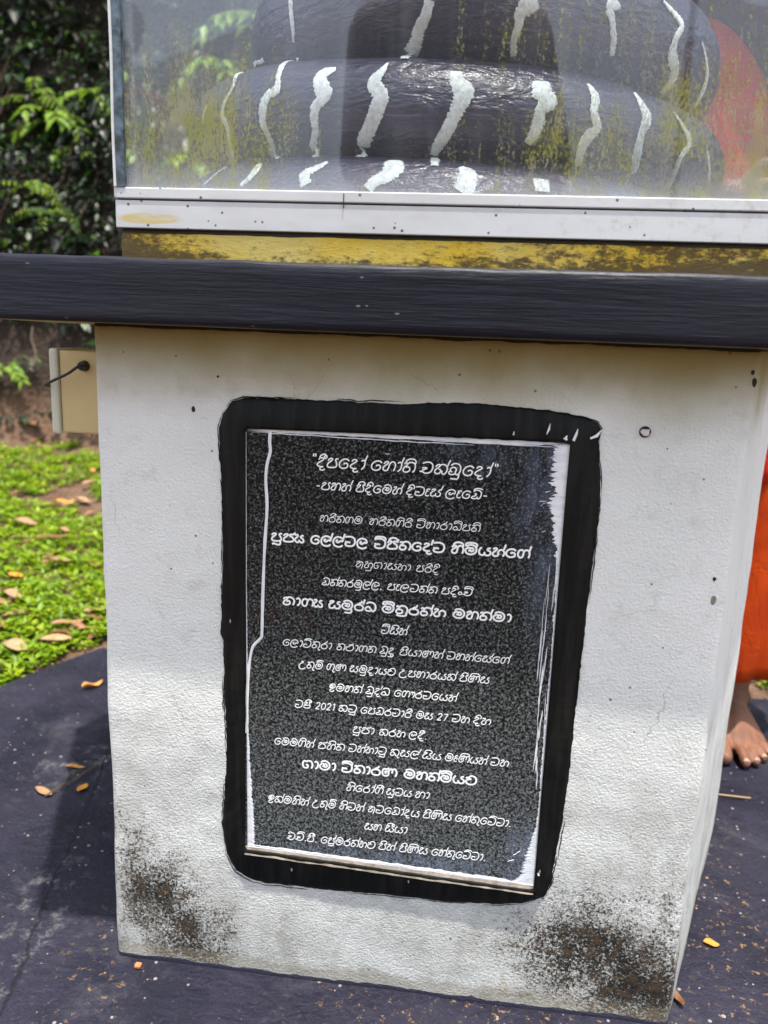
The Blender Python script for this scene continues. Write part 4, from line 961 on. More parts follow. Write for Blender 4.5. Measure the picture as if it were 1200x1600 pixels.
# --- low ground cover: rosettes of small pointed leaves
pts = []
while len(pts) < 11500:
    y = rnd.uniform(.7, 3.9); x = rnd.uniform(-.9-1.02*y, -.25*y-.3) if rnd.random() < .75 else rnd.uniform(.45, 1.9)
    if math.hypot(x+.076, y-.42) < 1.10: continue
    k = mnoise.noise(Vector((x*2.6, y*2.6, 2)))+.5*mnoise.noise(Vector((x*7, y*7, 5)))
    if k < -.46+.10*(y > 3)-.6*(x > 0): continue
    if y > toe(x)-.1+.25*mnoise.noise(Vector((x*4, 0, 0))): continue
    pts.append((x, y))
for k in range(900):
    x, y = rnd.uniform(.55, 1.15), rnd.uniform(.95, 1.7)
    if math.hypot(x+.076, y-.42) > 1.10: pts.append((x, y))
cs = []; ds = []; ns = []; Ls = []; Ws = []; ts = []
for x, y in pts:
    z = terr(x, y); m_ = rnd.randint(4, 7); a0 = rnd.uniform(0, 6.28); sz = rnd.uniform(.013, .034); h = rnd.uniform(.004, .035); tn = min(1, max(0, rnd.gauss(.5, .25)))
    for k in range(m_):
        a = a0+6.283*k/m_+rnd.uniform(-.3, .3); el = rnd.uniform(.1, .8)
        cs.append((x+math.cos(a)*.003, y+math.sin(a)*.003, z+h*rnd.uniform(.5, 1)))
        d = (math.cos(a)*math.cos(el), math.sin(a)*math.cos(el), math.sin(el)); ds.append(d)
        ns.append((-math.cos(a)*math.sin(el), -math.sin(a)*math.sin(el), math.cos(el)+.001))
        l = sz*rnd.uniform(.7, 1.2); Ls.append(l); Ws.append(l*rnd.uniform(.34, .55)); ts.append(min(1, max(0, tn+rnd.uniform(-.12, .12))))
A = lambda q: np.array(q, float)
gc = leaves('ground_cover', A(cs), unit(A(ds)), unit(A(ns)), A(Ls), A(Ws), A(ts), LEAFG, kind='stuff')
tag(gc, 'low bright green ground cover growing over the reddish soil', 'ground cover')
# --- leafy tangle on the steep bank
n = 96000
x = rng.uniform(-4.6, 3.4, n); s = rng.beta(.95, 1.2, n)*2.3
cs = []; ds = []; ns = []; Ls = []; Ws = []; ts = []
for i in range(n):
    xx = float(x[i]); yy = toe(xx)+float(s[i])+.05
    hz = 1.9*float(s[i])
    k = mnoise.noise(Vector((xx*1.7, hz*1.7, 0)))+.6*mnoise.noise(Vector((xx*4.5, hz*4.5, 3)))
    cover = k+.15+min(1.0, hz*.8)*.35
    if hz < .15 and k < -.1: continue
    if hz < .7 and rnd.random() < .35: continue
    if cover < -.05: continue
    out = max(0, k)*.22*rnd.random()+rnd.uniform(0, .06)
    zz = terr(xx, yy)+out*.6
    cs.append((xx, yy-out*1.4-.01, zz))
    a = rnd.uniform(0, 6.28); dv = Vector((math.cos(a)*.8, -.55-.3*rnd.random(), math.sin(a)*.6-.35)).normalized(); ds.append(dv)
    ns.append((rnd.uniform(-.4, .4), -.6, .8)); big = rnd.random() < .06
    l = rnd.uniform(.08, .15) if big else rnd.uniform(.025, .06); Ls.append(l); Ws.append(l*rnd.uniform(.35, .6))
    ts.append(min(1, max(0, max(-.1, .30+.40*mnoise.noise(Vector((xx*.9, hz*.9, 8))))+rnd.gauss(0, .30))))  # wide leaf tone spread also stands in for shadows and sun patches
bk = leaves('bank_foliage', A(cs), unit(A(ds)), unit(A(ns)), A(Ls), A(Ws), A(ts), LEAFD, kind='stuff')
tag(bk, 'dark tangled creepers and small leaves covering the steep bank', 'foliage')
# dry hanging roots and stalks
parts = []
for k in range(170):
    xx = rnd.uniform(-4, 3); s_ = rnd.uniform(.15, 1.6); yy = toe(xx)+s_; z = terr(xx, yy); l = rnd.uniform(.15, .7)
    w = rnd.uniform(-.12, .12); P3 = [(xx+w*t+.02*math.sin(t*5+k), yy-.08-.05*t-l*.42*t, z+.02-l*t*.85) for t in (0, .33, .66, 1)]
    parts.append(tube_mesh(P3, rnd.uniform(.002, .005), 4))
v, f = merge(parts); o = obj('hanging_roots', v, f, STEM, kind='stuff'); tag(o, 'thin dry roots and stalks hanging down the bank', 'roots')
# --- individual ferns and leafy sprigs standing out on the bank
def ray_at(px, py, Y):
    d = cam.matrix_world.to_3x3() @ Vector(((px-600)/1230, -(py-800)/1230, -1)); return CAM+d*((Y-CAM.y)/d.y)
SPRIGS = [ # x, z height on the bank, size, number of fronds, kind, label
 ('fern_plant', 62, 158, .34, 7, 'arching lime-green fern highest on the bank left of the case'),
 ('leafy_sprig', 92, 195, .26, 6, 'dull green sprig with long drooping leaves directly below the arching fern'),
 ('leafy_sprig', 150, 160, .22, 5, 'small sprig of pointed leaves beside the left edge of the glass case'),
 ('leafy_sprig', 132, 62, .16, 4, 'two broad green leaves in the dark above the other plants'),
 ('fern_plant', 55, 296, .30, 6, 'spreading bright fern with long flat fronds lower on the bank'),
 ('fern_plant', 85, 335, .26, 6, 'drooping bright green fern just above the dark slab'),
 ('leafy_sprig', 128, 240, .16, 5, 'small clump of rounded leaves left of the white track'),
 ('leafy_sprig', 15, 470, .0, 0, ''),
 ('leafy_sprig', 20, 575, .13, 8, 'green leafy plant on the soil left of the cream box'),
 ('leafy_sprig', 55, 560, .09, 4, 'yellow-green seedling right beside the cream box'),
 ('leafy_sprig', 300, 262, .24, 7, 'bright plant seen blurred through the lower left of the glass'),
 ('leafy_sprig', 405, 35, .30, 8, 'green leafy branch seen through the glass beside the serpent'),
 ('leafy_sprig', 345, 110, .24, 6, 'pale leafy plant seen through the glass left of the serpent'),
]
def sprig(kind, base, size, nf, label, seed):
    q = random.Random(seed)
    t = thing(kind, label, 'fern' if kind == 'fern_plant' else 'plant', base)
    b = Vector(base)
    for k in range(nf):
        a = math.pi*(1.0+(k+.5)/nf)+q.uniform(-.25, .25)     # fan towards the viewer
        up = q.uniform(.1, .6) if kind == 'fern_plant' else q.uniform(.0, .8)
        L = size*q.uniform(.7, 1.1)
        d = Vector((math.cos(a)*1.1, -.35, up)).normalized()
        P3 = [b+d*L*u+Vector((0, -.10*u*L, -.75*L*u*u)) for u in (0, .2, .4, .6, .8, 1)]
        v, f = tube_mesh(P3, [.0035, .003, .0026, .0022, .0016, .001], 4)
        sm = obj('stem', v, f, STEM, t)
        cs = []; ds = []; ns = []; Ls = []; Ws = []; ts = []; m_ = 9 if kind == 'fern_plant' else 4
        for j in range(m_):
            u = .15+.85*j/(m_-1); i0 = min(4, int(u*5)); p = P3[i0].lerp(P3[i0+1], u*5-i0); tg = (P3[i0+1]-P3[i0]).normalized()
            sd = tg.cross(Vector((0, -.5, 1))).normalized()
            for sg in (-1, 1):
                w = size*(.26*(1-.55*u) if kind == 'fern_plant' else .42)
                dd = (sd*sg+tg*(.7 if kind == 'fern_plant' else 1.1)+Vector((0, 0, -.35))).normalized()
                cs.append(p); ds.append(dd); ns.append((q.uniform(-.2, .2), -.5, 1)); Ls.append(w*q.uniform(.8, 1.15)); Ws.append(w*(.24 if kind == 'fern_plant' else .38)); ts.append(q.random())
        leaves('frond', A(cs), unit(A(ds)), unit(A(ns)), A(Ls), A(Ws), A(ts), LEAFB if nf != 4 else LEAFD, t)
    return t
for k, (kind, px, py, size, nf, label) in enumerate(SPRIGS):
    if not nf: continue
    Y = 3.0
    for it in range(60):
        p = ray_at(px, py, Y)
        if terr(p.x, p.y) > p.z-.02: break
        Y += .03
    sprig(kind, (p.x, p.y-.06, p.z), size, nf, label, 50+k)
# --- young trees rooted on the bank, seen through the glass
def tree(px, h, r, label, seed, Y=4.6):
    q = random.Random(seed); p = ray_at(px, 120, Y); b = Vector((p.x, Y, terr(p.x, Y)-.1))
    t = thing('young_tree', label, 'tree', tuple(b))
    P3 = [b+Vector((.12*u*math.sin(seed+u*3), .05*math.sin(seed*2+u*4), h*u)) for u in np.linspace(0, 1, 9)]
    v, f = tube_mesh(P3, [r*(1-.6*u) for u in np.linspace(0, 1, 9)], 8); obj('trunk', v, f, BARK, t, smooth=True)
    cs = []; ds = []; ns = []; Ls = []; Ws = []; ts = []
    for k in range(9):
        u = q.uniform(.45, 1); p = P3[int(u*8)]; a = q.uniform(0, 6.28); e = p+Vector((math.cos(a), math.sin(a), .5))*q.uniform(.4, .9)
        v, f = tube_mesh([p, p.lerp(e, .5)+Vector((0, 0, .06)), e], [r*.35, r*.22, r*.1], 5); obj('limb', v, f, BARK, t)
        for j in range(260):
            c = e+Vector((q.gauss(0, .28), q.gauss(0, .28), q.gauss(0, .2))); cs.append(c)
            ds.append((q.gauss(0, 1), q.gauss(0, 1), q.gauss(-.3, .5))); ns.append((q.gauss(0, .4), q.gauss(0, .4), 1)); l = q.uniform(.05, .1)
            Ls.append(l); Ws.append(l*.45); ts.append(min(1, max(0, q.gauss(.5, .25))))
    leaves('crown', A(cs), unit(A(ds)), unit(A(ns)), A(Ls), A(Ws), A(ts), LEAFD, t)
def shade_canopy(x, y, h, rx, label, seed):  # unseen trees, added above the view to keep sun off the bank
    q = random.Random(seed); b = Vector((x, y, terr(x, y)-.1)); t = thing('added_shade_tree', label, 'tree', tuple(b))
    top = Vector((x, y-.9, h))
    P3 = catmull([b, b+Vector((.1, .05, 1.2)), b.lerp(top, .6)+Vector((0, .3, 0)), top], 5)
    v, f = tube_mesh(P3, [.11*(1-.5*i/len(P3)) for i in range(len(P3))], 8); obj('trunk', v, f, BARK, t, smooth=True)
    cs = []; ds = []; ns = []; Ls = []; Ws = []; ts = []
    for k in range(8):
        a = 6.283*k/8+q.uniform(-.3, .3); e = top+Vector((math.cos(a)*rx*.6, math.sin(a)*rx*.45, q.uniform(-.2, .5)))
        v, f = tube_mesh([top, top.lerp(e, .5)+Vector((0, 0, .12)), e], [.05, .03, .015], 5); obj('limb', v, f, BARK, t)
        for j in range(300):
            cs.append(e+Vector((q.gauss(0, rx*.28), q.gauss(0, rx*.22), q.gauss(0, .22)))); ds.append((q.gauss(0, 1), q.gauss(0, 1), q.gauss(-.2, .3))); ns.append((q.gauss(0, .4), q.gauss(0, .4), 1))
            l = q.uniform(.10, .19); Ls.append(l); Ws.append(l*.5); ts.append(min(1, max(0, q.gauss(.4, .25))))
    leaves('crown', A(cs), unit(A(ds)), unit(A(ns)), A(Ls), A(Ws), A(ts), LEAFD, t)
shade_canopy(-4.1, 5.6, 5.0, 2.0, 'unseen leafy tree added to shade the bank, farthest left', 21)
shade_canopy(.1, 5.7, 5.2, 2.0, 'unseen leafy tree added to shade the bank behind the glass case', 22)
shade_canopy(3.2, 5.6, 5.1, 2.0, 'unseen leafy tree added to shade the bank on the right side', 23)
tree(250, 3.6, .055, 'slim pale-barked tree farthest left of those seen through the glass', 3, 4.35)
tree(330, 3.2, .045, 'slim tree in the middle of the three behind the left of the glass', 5, 4.5)
tree(395, 3.4, .035, 'thin leaning tree closest to the serpent behind the glass', 8, 4.2)

# ================================================================ fallen leaves, twigs and grit
def dry_leaf(name, base, L, W, ang, tone, label, group=None, curl=.35, lift=.003, slope=0.0):
    b = Vector(base); M = 7; V = []; F = []
    ca, sa = math.cos(ang), math.sin(ang)
    for i in range(M):
        u = i/(M-1); w = W*.5*math.sin(math.pi*min(1, u*.92+.05))**.8
        for j in (-1, -.5, 0, .5, 1):
            lx = (u-.5)*L; ly = j*w; lz = lift+curl*W*.5*(j*j)*(.6+.4*math.sin(u*5))+curl*L*.10*math.sin(u*6+ang)
            V.append((b.x+lx*ca-ly*sa, b.y+lx*sa+ly*ca, b.z+lz+slope*(lx*sa+ly*ca)))
    for i in range(M-1):
        for j in range(4): F.append((i*5+j, (i+1)*5+j, (i+1)*5+j+1, i*5+j+1))
    o = obj(name, V, F, LEAFX, smooth=True, at=(b.x, b.y, b.z))
    at = o.data.attributes.new('tone', 'FLOAT', 'FACE'); at.data.foreach_set('value', [tone]*len(F))
    sd = o.modifiers.new('thick', 'SOLIDIFY'); sd.thickness = .0006
    return tag(o, label, 'leaf', group)
dry_leaf('fallen_leaf', (-.879, .789, .0), .055, .020, 1.05, .93, 'curled ochre leaf on the purple platform beside the left pedestal edge', curl=1.0)
dry_leaf('fallen_leaf', (-.740, .441, .0), .038, .010, .12, .93, 'slender yellow leaf above the twig on the platform left of the pedestal')
dry_leaf('fallen_leaf', (-.690, .374, .0), .028, .016, 1.4, .99, 'small orange leaf right beside the twig on the platform')
dry_leaf('fallen_leaf', (-.755, .350, .0), .045, .016, 2.7, .55, 'faded tan leaf at the left end of the twig on the platform')
dry_leaf('fallen_leaf', (.392, .157, .0), .022, .014, -.1, .97, 'small orange leaf alone on the platform right of the pedestal')
dry_leaf('fallen_leaf', (.318, .046, .0), .030, .010, 1.8, .05, 'curled reddish leaf tucked against the lower right corner of the pedestal', curl=.9)
def twig(base, pts, r, label):
    v, f = tube_mesh(catmull([Vector(base)+Vector(p) for p in pts], 4), r, 5); o = obj('twig', v, f, STEM, at=base); tag(o, label, 'twig')
twig((-.715, .39, .003), [(-.028, -.055, 0), (-.012, -.02, .004), (0, .0, .003), (.010, .03, .006), (.016, .058, .002)], .0019, 'thin brown twig on the platform left of the pedestal')
v, f = tube_mesh([(.517, .572, .003), (.545, .566, .006), (.579, .570, .003)], .0018, 5); o = obj('straw', v, f, make_plain('straw', (.40, .26, .12), .7), at=(.517, .572, 0)); tag(o, 'short dry straw on the platform in front of the bare foot', 'straw')
v, f = box(-.414, -.405, -.020, -.012, .0, .005); o = obj('orange_chip', v, f, make_plain('orange_chip', (.55, .20, .08), .8), at=(-.41, -.017, 0)); bevel(o, .0015); tag(o, 'tiny orange brick chip on the floor by the lower left pedestal corner', 'brick chip')
# grit scattered over the platform
parts = []
for k in range(1500):
    a = rnd.uniform(0, 6.28); rr = 1.05*math.sqrt(rnd.random()); x_ = PC.x+rr*math.cos(a); y_ = PC.y+rr*math.sin(a)
    r_ = rnd.choice([.0005, .0007, .0007, .0010, .0010, .0016])
    v = [(x_+r_*rnd.uniform(.6, 1.2)*sx, y_+r_*rnd.uniform(.6, 1.2)*sy, .0005+r_*sz) for sx, sy, sz in ((1, 0, 0), (-1, 0, 0), (0, 1, 0), (0, -1, 0), (0, 0, 1), (0, 0, -1))]
    parts.append((v, [(0, 2, 4), (2, 1, 4), (1, 3, 4), (3, 0, 4), (2, 0, 5), (1, 2, 5), (3, 1, 5), (0, 3, 5)]))
v, f = merge(parts); o = obj('grit', v, f, make_plain('grit', (.30, .24, .18), .9, .4, 200), kind='stuff'); tag(o, 'tiny grit and crumbs scattered on the purple platform', 'grit')
# fallen leaves among the ground cover
BIG = [(25, 1030, .085, .05, .72, 'largest tan leaf lying at the platform edge in the lower left'), (88, 1018, .08, .045, .78, 'tan and orange leaf at the platform edge nearest the pedestal'),
       (20, 945, .09, .035, .62, 'long brown leaf at the left border of the photo above the largest tan leaf'), (25, 915, .07, .03, .99, 'bright orange leaf at the left border beside the ground cover'),
       (100, 798, .09, .04, .98, 'orange leaf in the middle distance left of the pedestal'), (80, 855, .11, .035, .15, 'dark curled brown leaf halfway along the grass'),
       (40, 830, .12, .05, .6, 'pale brown leaf just above the dark curled one'), (92, 890, .09, .035, .55, 'small brown leaf of the pair nearest the pedestal'),
       (48, 680, .15, .05, .25, 'reddish leaf below the cream box at the foot of the bank')]
def on_ground(px, py):
    Y = .9
    for it in range(400):
        p = ray_at(px, py, Y)
        if terr(p.x, p.y) > p.z: return p
        Y += .012
    return p
for k, (px, py, L, W, tn, lb) in enumerate(BIG):
    p = on_ground(px, py); dry_leaf('fallen_leaf', (p.x, p.y, terr(p.x, p.y)+.030), L, W, rnd.uniform(-.5, .5)+(3.1 if k % 2 else 0), tn, lb, lift=.004)
GLAB = 'dry brown leaf lying among the green ground cover left of the pedestal'
for k in range(62):
    px = rnd.uniform(-120, 160); py = 690+330*rnd.random()**1.2
    p = on_ground(px, py); s_ = rnd.uniform(.045, .10)
    dry_leaf('fallen_leaf', (p.x, p.y, terr(p.x, p.y)+rnd.uniform(.012, .03)), s_, s_*rnd.uniform(.3, .5), rnd.uniform(0, 6.28), min(1, max(0, rnd.gauss(.45, .22))), GLAB, 'dry leaves among the ground cover', lift=.003)

# ================================================================ people
def caps(p0, p1, r0, r1, seg=12, flat=1.0, axis=None):
    """tapered rounded limb segment as one closed hull"""
    a = Vector(p0); b = Vector(p1); t = (b-a); L = t.length; t = t.normalized() if L > 1e-6 else Vector((0, 0, 1))
    ref = Vector(axis) if axis else (Vector((0, 0, 1)) if abs(t.z) < .8 else Vector((0, 1, 0)))
    s = t.cross(ref).normalized(); u = s.cross(t).normalized()
    V = []; F = []; st_ = []
    for k in range(5): ph = -math.pi/2+math.pi/2*k/4; st_.append((a+t*r0*math.sin(ph), max(1e-4, r0*math.cos(ph))))
    for k in range(5): ph = math.pi/2*k/4; st_.append((b+t*r1*math.sin(ph), max(1e-4, r1*math.cos(ph))))
    for c, r in st_:
        for k in range(seg):
            th = 2*math.pi*k/seg; V.append(c+s*r*math.cos(th)+u*r*flat*math.sin(th))
    n = len(st_)
    for j in range(n-1):
        for k in range(seg): F.append((j*seg+k, j*seg+(k+1) % seg, (j+1)*seg+(k+1) % seg, (j+1)*seg+k))
    F.append(tuple(range(seg-1, -1, -1))); F.append(tuple((n-1)*seg+k for k in range(seg)))
    return V, F
def chain(pts, radii, **k): return [caps(pts[i], pts[i+1], radii[i], radii[i+1], **k) for i in range(len(pts)-1)]
def fuse(name, parts, voxel, mat, parent, smooth_it=4):
    v, f = merge(parts)
    o = obj(name, v, f, mat, parent)
    m = o.modifiers.new('r', 'REMESH'); m.mode = 'VOXEL'; m.voxel_size = voxel
    s = o.modifiers.new('s', 'SMOOTH'); s.factor = .5; s.iterations = smooth_it
    dg = bpy.context.evaluated_depsgraph_get(); me = bpy.data.meshes.new_from_object(o.evaluated_get(dg))
    o.modifiers.clear(); old = o.data; o.data = me; me.name = name
    me.polygons.foreach_set('use_smooth', [True]*len(me.polygons))
    if not me.materials: me.materials.append(mat)
    return o
def head_parts(c, s=1.0, face=-1):
    c = Vector(c); f = Vector((0, face, 0))
    P = [caps(c+Vector((0, 0, .035)), c+Vector((0, -.01*face, .06)), .078*s, .082*s, seg=16),
         caps(c+f*.025+Vector((0, 0, -.03)), c+f*.035+Vector((0, 0, .02)), .055*s, .066*s, seg=16),
         caps(c+f*.050+Vector((0, 0, -.075)), c+f*.05+Vector((0, 0, -.07)), .034*s, .034*s),
         caps(c+f*.092+Vector((0, 0, .012)), c+f*.108+Vector((0, 0, -.022)), .008, .014),
         caps(c+f*.086+Vector((-.018, 0, -.052)), c+f*.086+Vector((.018, 0, -.052)), .008, .008)]
    for sg in (-1, 1):
        P.append(caps(c+Vector((sg*.080, 0, .015)), c+Vector((sg*.084, 0, -.022)), .016, .010, flat=.6))
        P.append(caps(c+f*.078+Vector((sg*.015, 0, .040)), c+f*.07+Vector((sg*.050, 0, .038)), .009, .008))
    return P
def hand_parts(w, d, s, up, sc=1.0, bend=.5):
    """palm and five separate bent fingers; w wrist, d hand direction, s thumb side, up back of hand"""
    w = Vector(w); d = Vector(d).normalized(); s = Vector(s).normalized(); up = Vector(up).normalized(); P = []
    for k in range(4):
        o_ = s*(.030-.020*k)*sc; b = w+o_*.6+d*.02*sc; kn = w+o_+d*.088*sc
        P.append(caps(b, kn, .014*sc, .0115*sc))
        L = [.074, .082, .076, .060][k]*sc; q = kn; a = 0
        for j, fr in enumerate((.45, .32, .23)):
            a += bend*(.5+.3*j); dd = d*math.cos(a)-up*math.sin(a); e = q+dd*L*fr
            P.append(caps(q, e, (.0098-.0012*j)*sc, (.0086-.0012*j)*sc)); q = e
    q = w+s*.022*sc+d*.015*sc; dd = (s*.85+d*.6-up*.2).normalized(); e = q+dd*.045*sc; P.append(caps(q, e, .014*sc, .011*sc))
    g = e+(d*.8+s*.2-up*.3).normalized()*.032*sc; P.append(caps(e, g, .011*sc, .0095*sc)); P.append(caps(g, g+(d-up*.3).normalized()*.022*sc, .0095*sc, .008*sc))
    return P
def foot_parts(an, hd, side, sc=1.0):
    """bare foot: an = ankle, hd = heading, side = direction of the big toe side"""
    an = Vector(an); h = Vector(hd).normalized(); s = Vector(side).normalized(); z = Vector((0, 0, 1)); P = []
    g = Vector((an.x, an.y, 0))
    heel = g-h*.035*sc+z*.032
    P.append(caps(an, heel, .038*sc, .032*sc)); P.append(caps(an+s*.022*sc+z*.006, an-s*.024*sc-z*.004, .019*sc, .018*sc))
    toes = [(.036, .165, .0150, .050, .014), (.010, .178, .0105, .046, .0095), (-.010, .170, .0100, .042, .0090), (-.028, .155, .0095, .036, .0085), (-.044, .136, .0090, .030, .0080)]
    ends = []
    for k, (o_, L, r0, tl, r1) in enumerate(toes):
        ball = g+h*(L-.060)*sc+s*o_*sc+z*(.019-.0015*k)*sc
        P.append(caps(an+h*.015*sc-z*.030, ball, .033*sc, (.0195-.0013*k)*sc)); P.append(caps(heel+z*-.004, ball-z*.003, .028*sc, .015*sc))
        spread = s*(.10 if k == 0 else (-.02-.05*k))
        k1 = ball+(h+spread).normalized()*(tl*.52+.008)*sc+z*.004*sc; k2 = k1+(h+spread).normalized()*tl*.50*sc-z*(.0085 if k else .0075)*sc
        k2.z = max(k2.z, r1*sc*.95)
        P.append(caps(ball, k1, r0*sc, r1*sc*1.02)); P.append(caps(k1, k2, r1*sc, r1*sc*1.06))
        ends.append((k1, k2, r1*sc, (h+spread).normalized()))
    return P, ends
SKIN = make_skin('brown_skin', (.21, .095, .055), (.155, .068, .040)); NAILM = make_skin('toenail', (.50, .30, .22), (.42, .25, .19))
ORANGE = make_cloth('orange_robe', (.78, .085, .006), (.62, .06, .006)); RED = make_cloth('red_robe', (.74, .035, .010), (.58, .022, .008)); MAROON = make_cloth('maroon_robe', (.085, .012, .028), (.06, .01, .022))

# --- monk standing behind the right side of the pedestal
mk = thing('person', 'barefoot monk in orange robe standing behind the right side of the pedestal', 'person', (.55, .88, 0))
pel = Vector((.53, .90, 1.00)); P = []
P += chain([pel, pel+Vector((0, .01, .18)), pel+Vector((0, .0, .38)), pel+Vector((0, .01, .46))], [.135, .125, .145, .09], flat=.72)
P += [caps(pel+Vector((-.17, 0, .44)), pel+Vector((.17, 0, .44)), .055, .055)]
P += chain([pel+Vector((0, .01, .44)), pel+Vector((0, -.015, .58))], [.058, .052]) + head_parts(pel+Vector((0, -.02, .655)))
lf = Vector((.622, .878, .085)); rf = Vector((.43, .93, .085))
P += chain([pel+Vector((.08, 0, 0)), Vector((.60, .875, .48)), lf+Vector((0, .006, .16)), lf], [.095, .060, .050, .036])
P += chain([pel+Vector((-.08, 0, 0)), Vector((.45, .90, .48)), rf+Vector((0, .006, .16)), rf], [.095, .060, .052, .038])
fp, ends = foot_parts(lf, (-.05, -1, 0), (-1, .05, 0), 1.10); P += fp
fp2, ends2 = foot_parts(rf, (-.1, -1, 0), (1, -.1, 0)); P += fp2
for sg in (-1, 1):
    sh = pel+Vector((sg*.19, 0, .43)); el = sh+Vector((sg*.05, .02, -.28)); wr = pel+Vector((sg*.09, -.20, .13))
    P += chain([sh, el, wr], [.050, .042, .028]); P += hand_parts(wr, (-sg*.9, -.2, -.1), (0, -.3, 1), (sg*.1, -1, 0), .95)
fuse('body', P, .0045, SKIN, mk, 3)
for k1, k2, r, d in ends+ends2:
    c = k2+Vector((0, 0, r*.92+.0016))-d*r*.05; s = d.cross(Vector((0, 0, 1))).normalized(); V = []; F = []
    for i in range(5):
        for j in range(5):
            a = (i/4-.5)*r*1.5; b = (j/4-.5)*r*1.35; q = c+d*a+s*b; q.z += -.9*(b*b)/r-.45*max(0, a)**2/r-.10*r; V.append(q)
    for i in range(4):
        for j in range(4): F.append((i*5+j, (i+1)*5+j, (i+1)*5+j+1, i*5+j+1))
    o = obj('toenail', V, F, NAILM, mk, smooth=True); sd = o.modifiers.new('t', 'SOLIDIFY'); sd.thickness = .0012; sd.offset = 0
def robe(name, prof, mat, folds=9, amp=.012, seed=0, seg=72, thick=.004, tilt=0.0, a0=0, a1=360, closed=True):
    """draped cloth: prof = (z, cx, cy, rx, ry) rings"""
    V = []; F = []; Z = [p[0] for p in prof]; zz = np.linspace(Z[0], Z[-1], 34)
    od = np.argsort(Z)
    for z in zz:
        cx, cy, rx, ry = [float(np.interp(z, [Z[i] for i in od], [prof[i][k] for i in od])) for k in (1, 2, 3, 4)]
        for k in range(seg+(0 if closed else 1)):
            a = R(a0+(a1-a0)*k/seg)
            w = 1+amp/rx*(math.sin(folds*a+seed+1.5*math.sin(z*2+seed))*.6+1.2*mnoise.noise(Vector((math.cos(a)*2.2, math.sin(a)*2.2, z*1.6+seed))))
            V.append((cx+rx*w*math.cos(a), cy+ry*w*math.sin(a), z+tilt*math.cos(a)+.004*math.sin(3*a+seed)))
    n = seg+(0 if closed else 1); last = n if closed else n-1
    for j in range(len(zz)-1):
        for k in range(last): F.append((j*n+k, j*n+(k+1) % n, (j+1)*n+(k+1) % n, (j+1)*n+k))
    o = obj(name, V, F, mat, mk, smooth=True); sd = o.modifiers.new('thick', 'SOLIDIFY'); sd.thickness = thick; sd.offset = 1
    return o
robe('lower_robe', [(.172, .570, .90, .165, .150), (.24, .570, .90, .180, .155), (.55, .565, .90, .195, .155), (.90, .54, .90, .185, .145), (1.12, .53, .90, .160, .130)], ORANGE, 9, .016, 1.3, tilt=-.006)
robe('over_robe', [(.60, .570, .90, .215, .172), (.95, .535, .90, .210, .170), (1.20, .50, .90, .195, .160), (1.38, .49, .90, .220, .150), (1.48, .49, .905, .195, .12), (1.52, .51, .905, .120, .085)], RED, 8, .016, 4.1, tilt=.006)
robe('shoulder_sash', [(1.05, .64, .895, .170, .190), (1.25, .635, .895, .180, .190), (1.34, .61, .895, .180, .195), (1.42, .565, .89, .185, .195), (1.47, .52, .89, .19, .19), (1.55, .50, .90, .17, .16)], MAROON, 6, .010, 2.2, a0=200, a1=330, closed=False)

# --- photographer holding the phone (seen only as a dark reflection in the glass)
SHIRT = make_cloth('dark_shirt', (.016, .018, .022), (.012, .012, .016)); TROU = make_cloth('dark_trousers', (.02, .022, .03), (.015, .016, .02)); HAIR = make_plain('black_hair', (.01, .009, .008), .5, .1, 200)
ph = thing('person', 'photographer in dark shirt holding up a phone, seen only as a reflection in the glass', 'person', (-.13, -1.34, -.10))
PX = -.13; pel = Vector((PX, -1.36, 1.13)); P = []
P += chain([pel, pel+Vector((0, 0, .2)), pel+Vector((0, .02, .44)), pel+Vector((0, .02, .52))], [.15, .135, .165, .10], flat=.72)
P += [caps(pel+Vector((-.19, .02, .50)), pel+Vector((.19, .02, .50)), .065, .065)]
P += chain([pel+Vector((0, .02, .5)), pel+Vector((0, .06, .66))], [.065, .058]) + head_parts(pel+Vector((0, .08, .75)), 1.08, 1)
for sg in (-1, 1):
    P += chain([pel+Vector((sg*.09, 0, 0)), Vector((PX+sg*.11, -1.34, .54)), Vector((PX+sg*.12, -1.38, -.0))], [.10, .065, .045])
    P += foot_parts(Vector((PX+sg*.12, -1.38, -.02)), (0, 1, 0), (-sg, 0, 0), 1.05)[0] if False else [caps(Vector((PX+sg*.12, -1.40, -.055)), Vector((PX+sg*.13, -1.20, -.065)), .045, .038)]
    sh = pel+Vector((sg*.19, .02, .48)); el = sh+Vector((.08 if sg > 0 else -.01, .08, -.32)); wr = Vector((sg*.115, -1.03, .835))
    P += chain([sh, el, wr], [.055, .045, .028]); P += hand_parts(wr, (-sg*.25, .95, .1), (0, 0, 1), (sg, .2, 0), .9, .9)
pb = fuse('body', P, .007, SKIN, ph, 3)
def shell(name, parts, mat, grow=.010):
    return fuse(name, [(v, f) for v, f in parts], .011, mat, ph, 5)
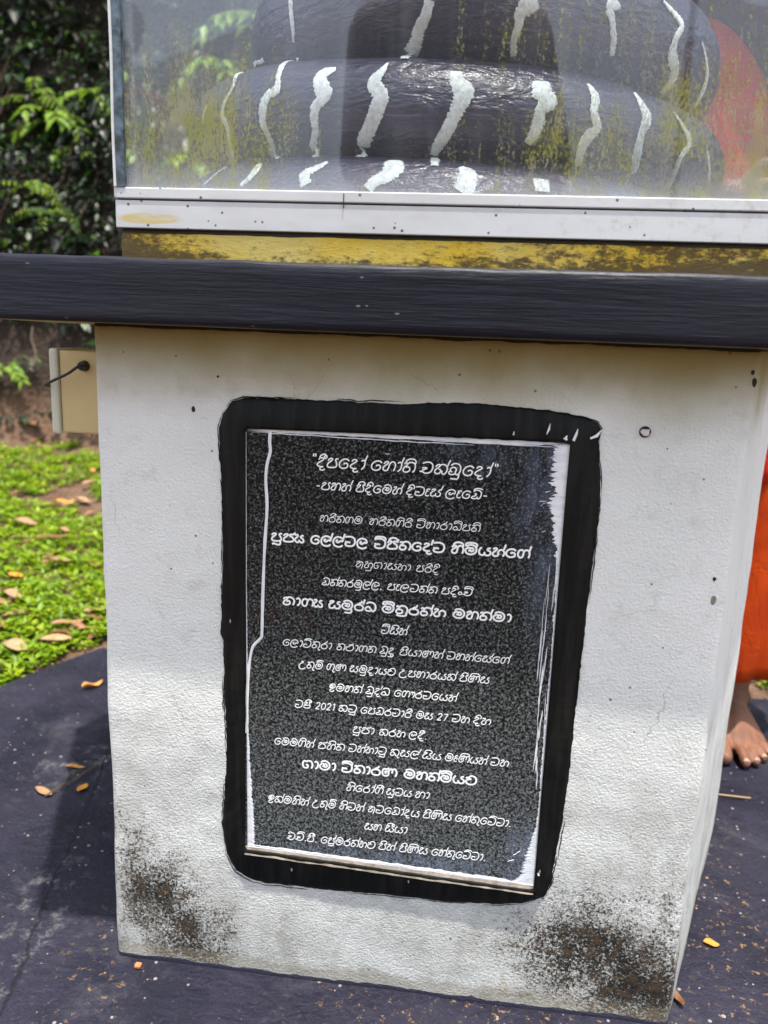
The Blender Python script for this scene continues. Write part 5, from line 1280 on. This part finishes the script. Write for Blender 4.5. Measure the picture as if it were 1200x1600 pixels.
pr = chain([pel+Vector((0, 0, -.06)), pel+Vector((0, 0, .2)), pel+Vector((0, .02, .44)), pel+Vector((0, .02, .50))], [.19, .19, .185, .12], flat=.76)+[caps(pel+Vector((-.15, .02, .49)), pel+Vector((.15, .02, .49)), .082, .082), caps(pel+Vector((.07, .02, .42)), pel+Vector((.13, .05, .02)), .17, .19, flat=.7)]
for sg in (-1, 1):
    sh = pel+Vector((sg*.19, .02, .48)); el = sh+Vector((.08 if sg > 0 else -.01, .08, -.32)); pr += chain([sh, el], [.075, .064])
shell('shirt', pr, SHIRT)
pr = []
for sg in (-1, 1): pr += chain([pel+Vector((sg*.08, 0, -.02)), Vector((PX+sg*.11, -1.34, .54)), Vector((PX+sg*.12, -1.38, .03))], [.125, .085, .066])
shell('trousers', pr+[caps(pel+Vector((-.08, 0, 0)), pel+Vector((.08, 0, 0)), .15, .15, flat=.8)], TROU)
hc = pel+Vector((0, .06, .80))
shell('hair', [caps(hc+Vector((0, -.02, .02)), hc+Vector((0, -.01, .035)), .104, .105), caps(hc+Vector((0, -.05, -.06)), hc+Vector((0, -.03, 0)), .085, .098)], HAIR)
phn = thing('phone', 'dark phone held by the photographer in front of the pedestal', 'phone', (0, -.93, .77))
v, f = box(-.078, .078, -.938, -.930, .772, .928)
v = [(x*.98, y, z) for x, y, z in v]
# camera looks out just in front of the handset
o = obj('handset', v, f, CABLE, phn); bevel(o, .003)
v, f = disc(0, .85, .010, -.9300, -.0035, 14); obj('lens', v, f, DARK, phn)

# --- post standing behind the photographer, whose reflection is the dark line at the right of the glass
px_, py_ = 1.66, -7.0
po = thing('post', 'plain thin dark post standing in the open ground behind the photographer', 'post', (px_, py_, terr(px_, py_)))
v, f = tube_mesh([(px_, py_, terr(px_, py_)-.1), (px_, py_, 2.5), (px_, py_, 5.2)], .034, 10); obj('shaft', v, f, BARK, po, smooth=True)
v, f = box(px_-.25, px_+.25, py_-.02, py_+.02, 5.0, 5.06); obj('crossarm', v, f, BARK, po)
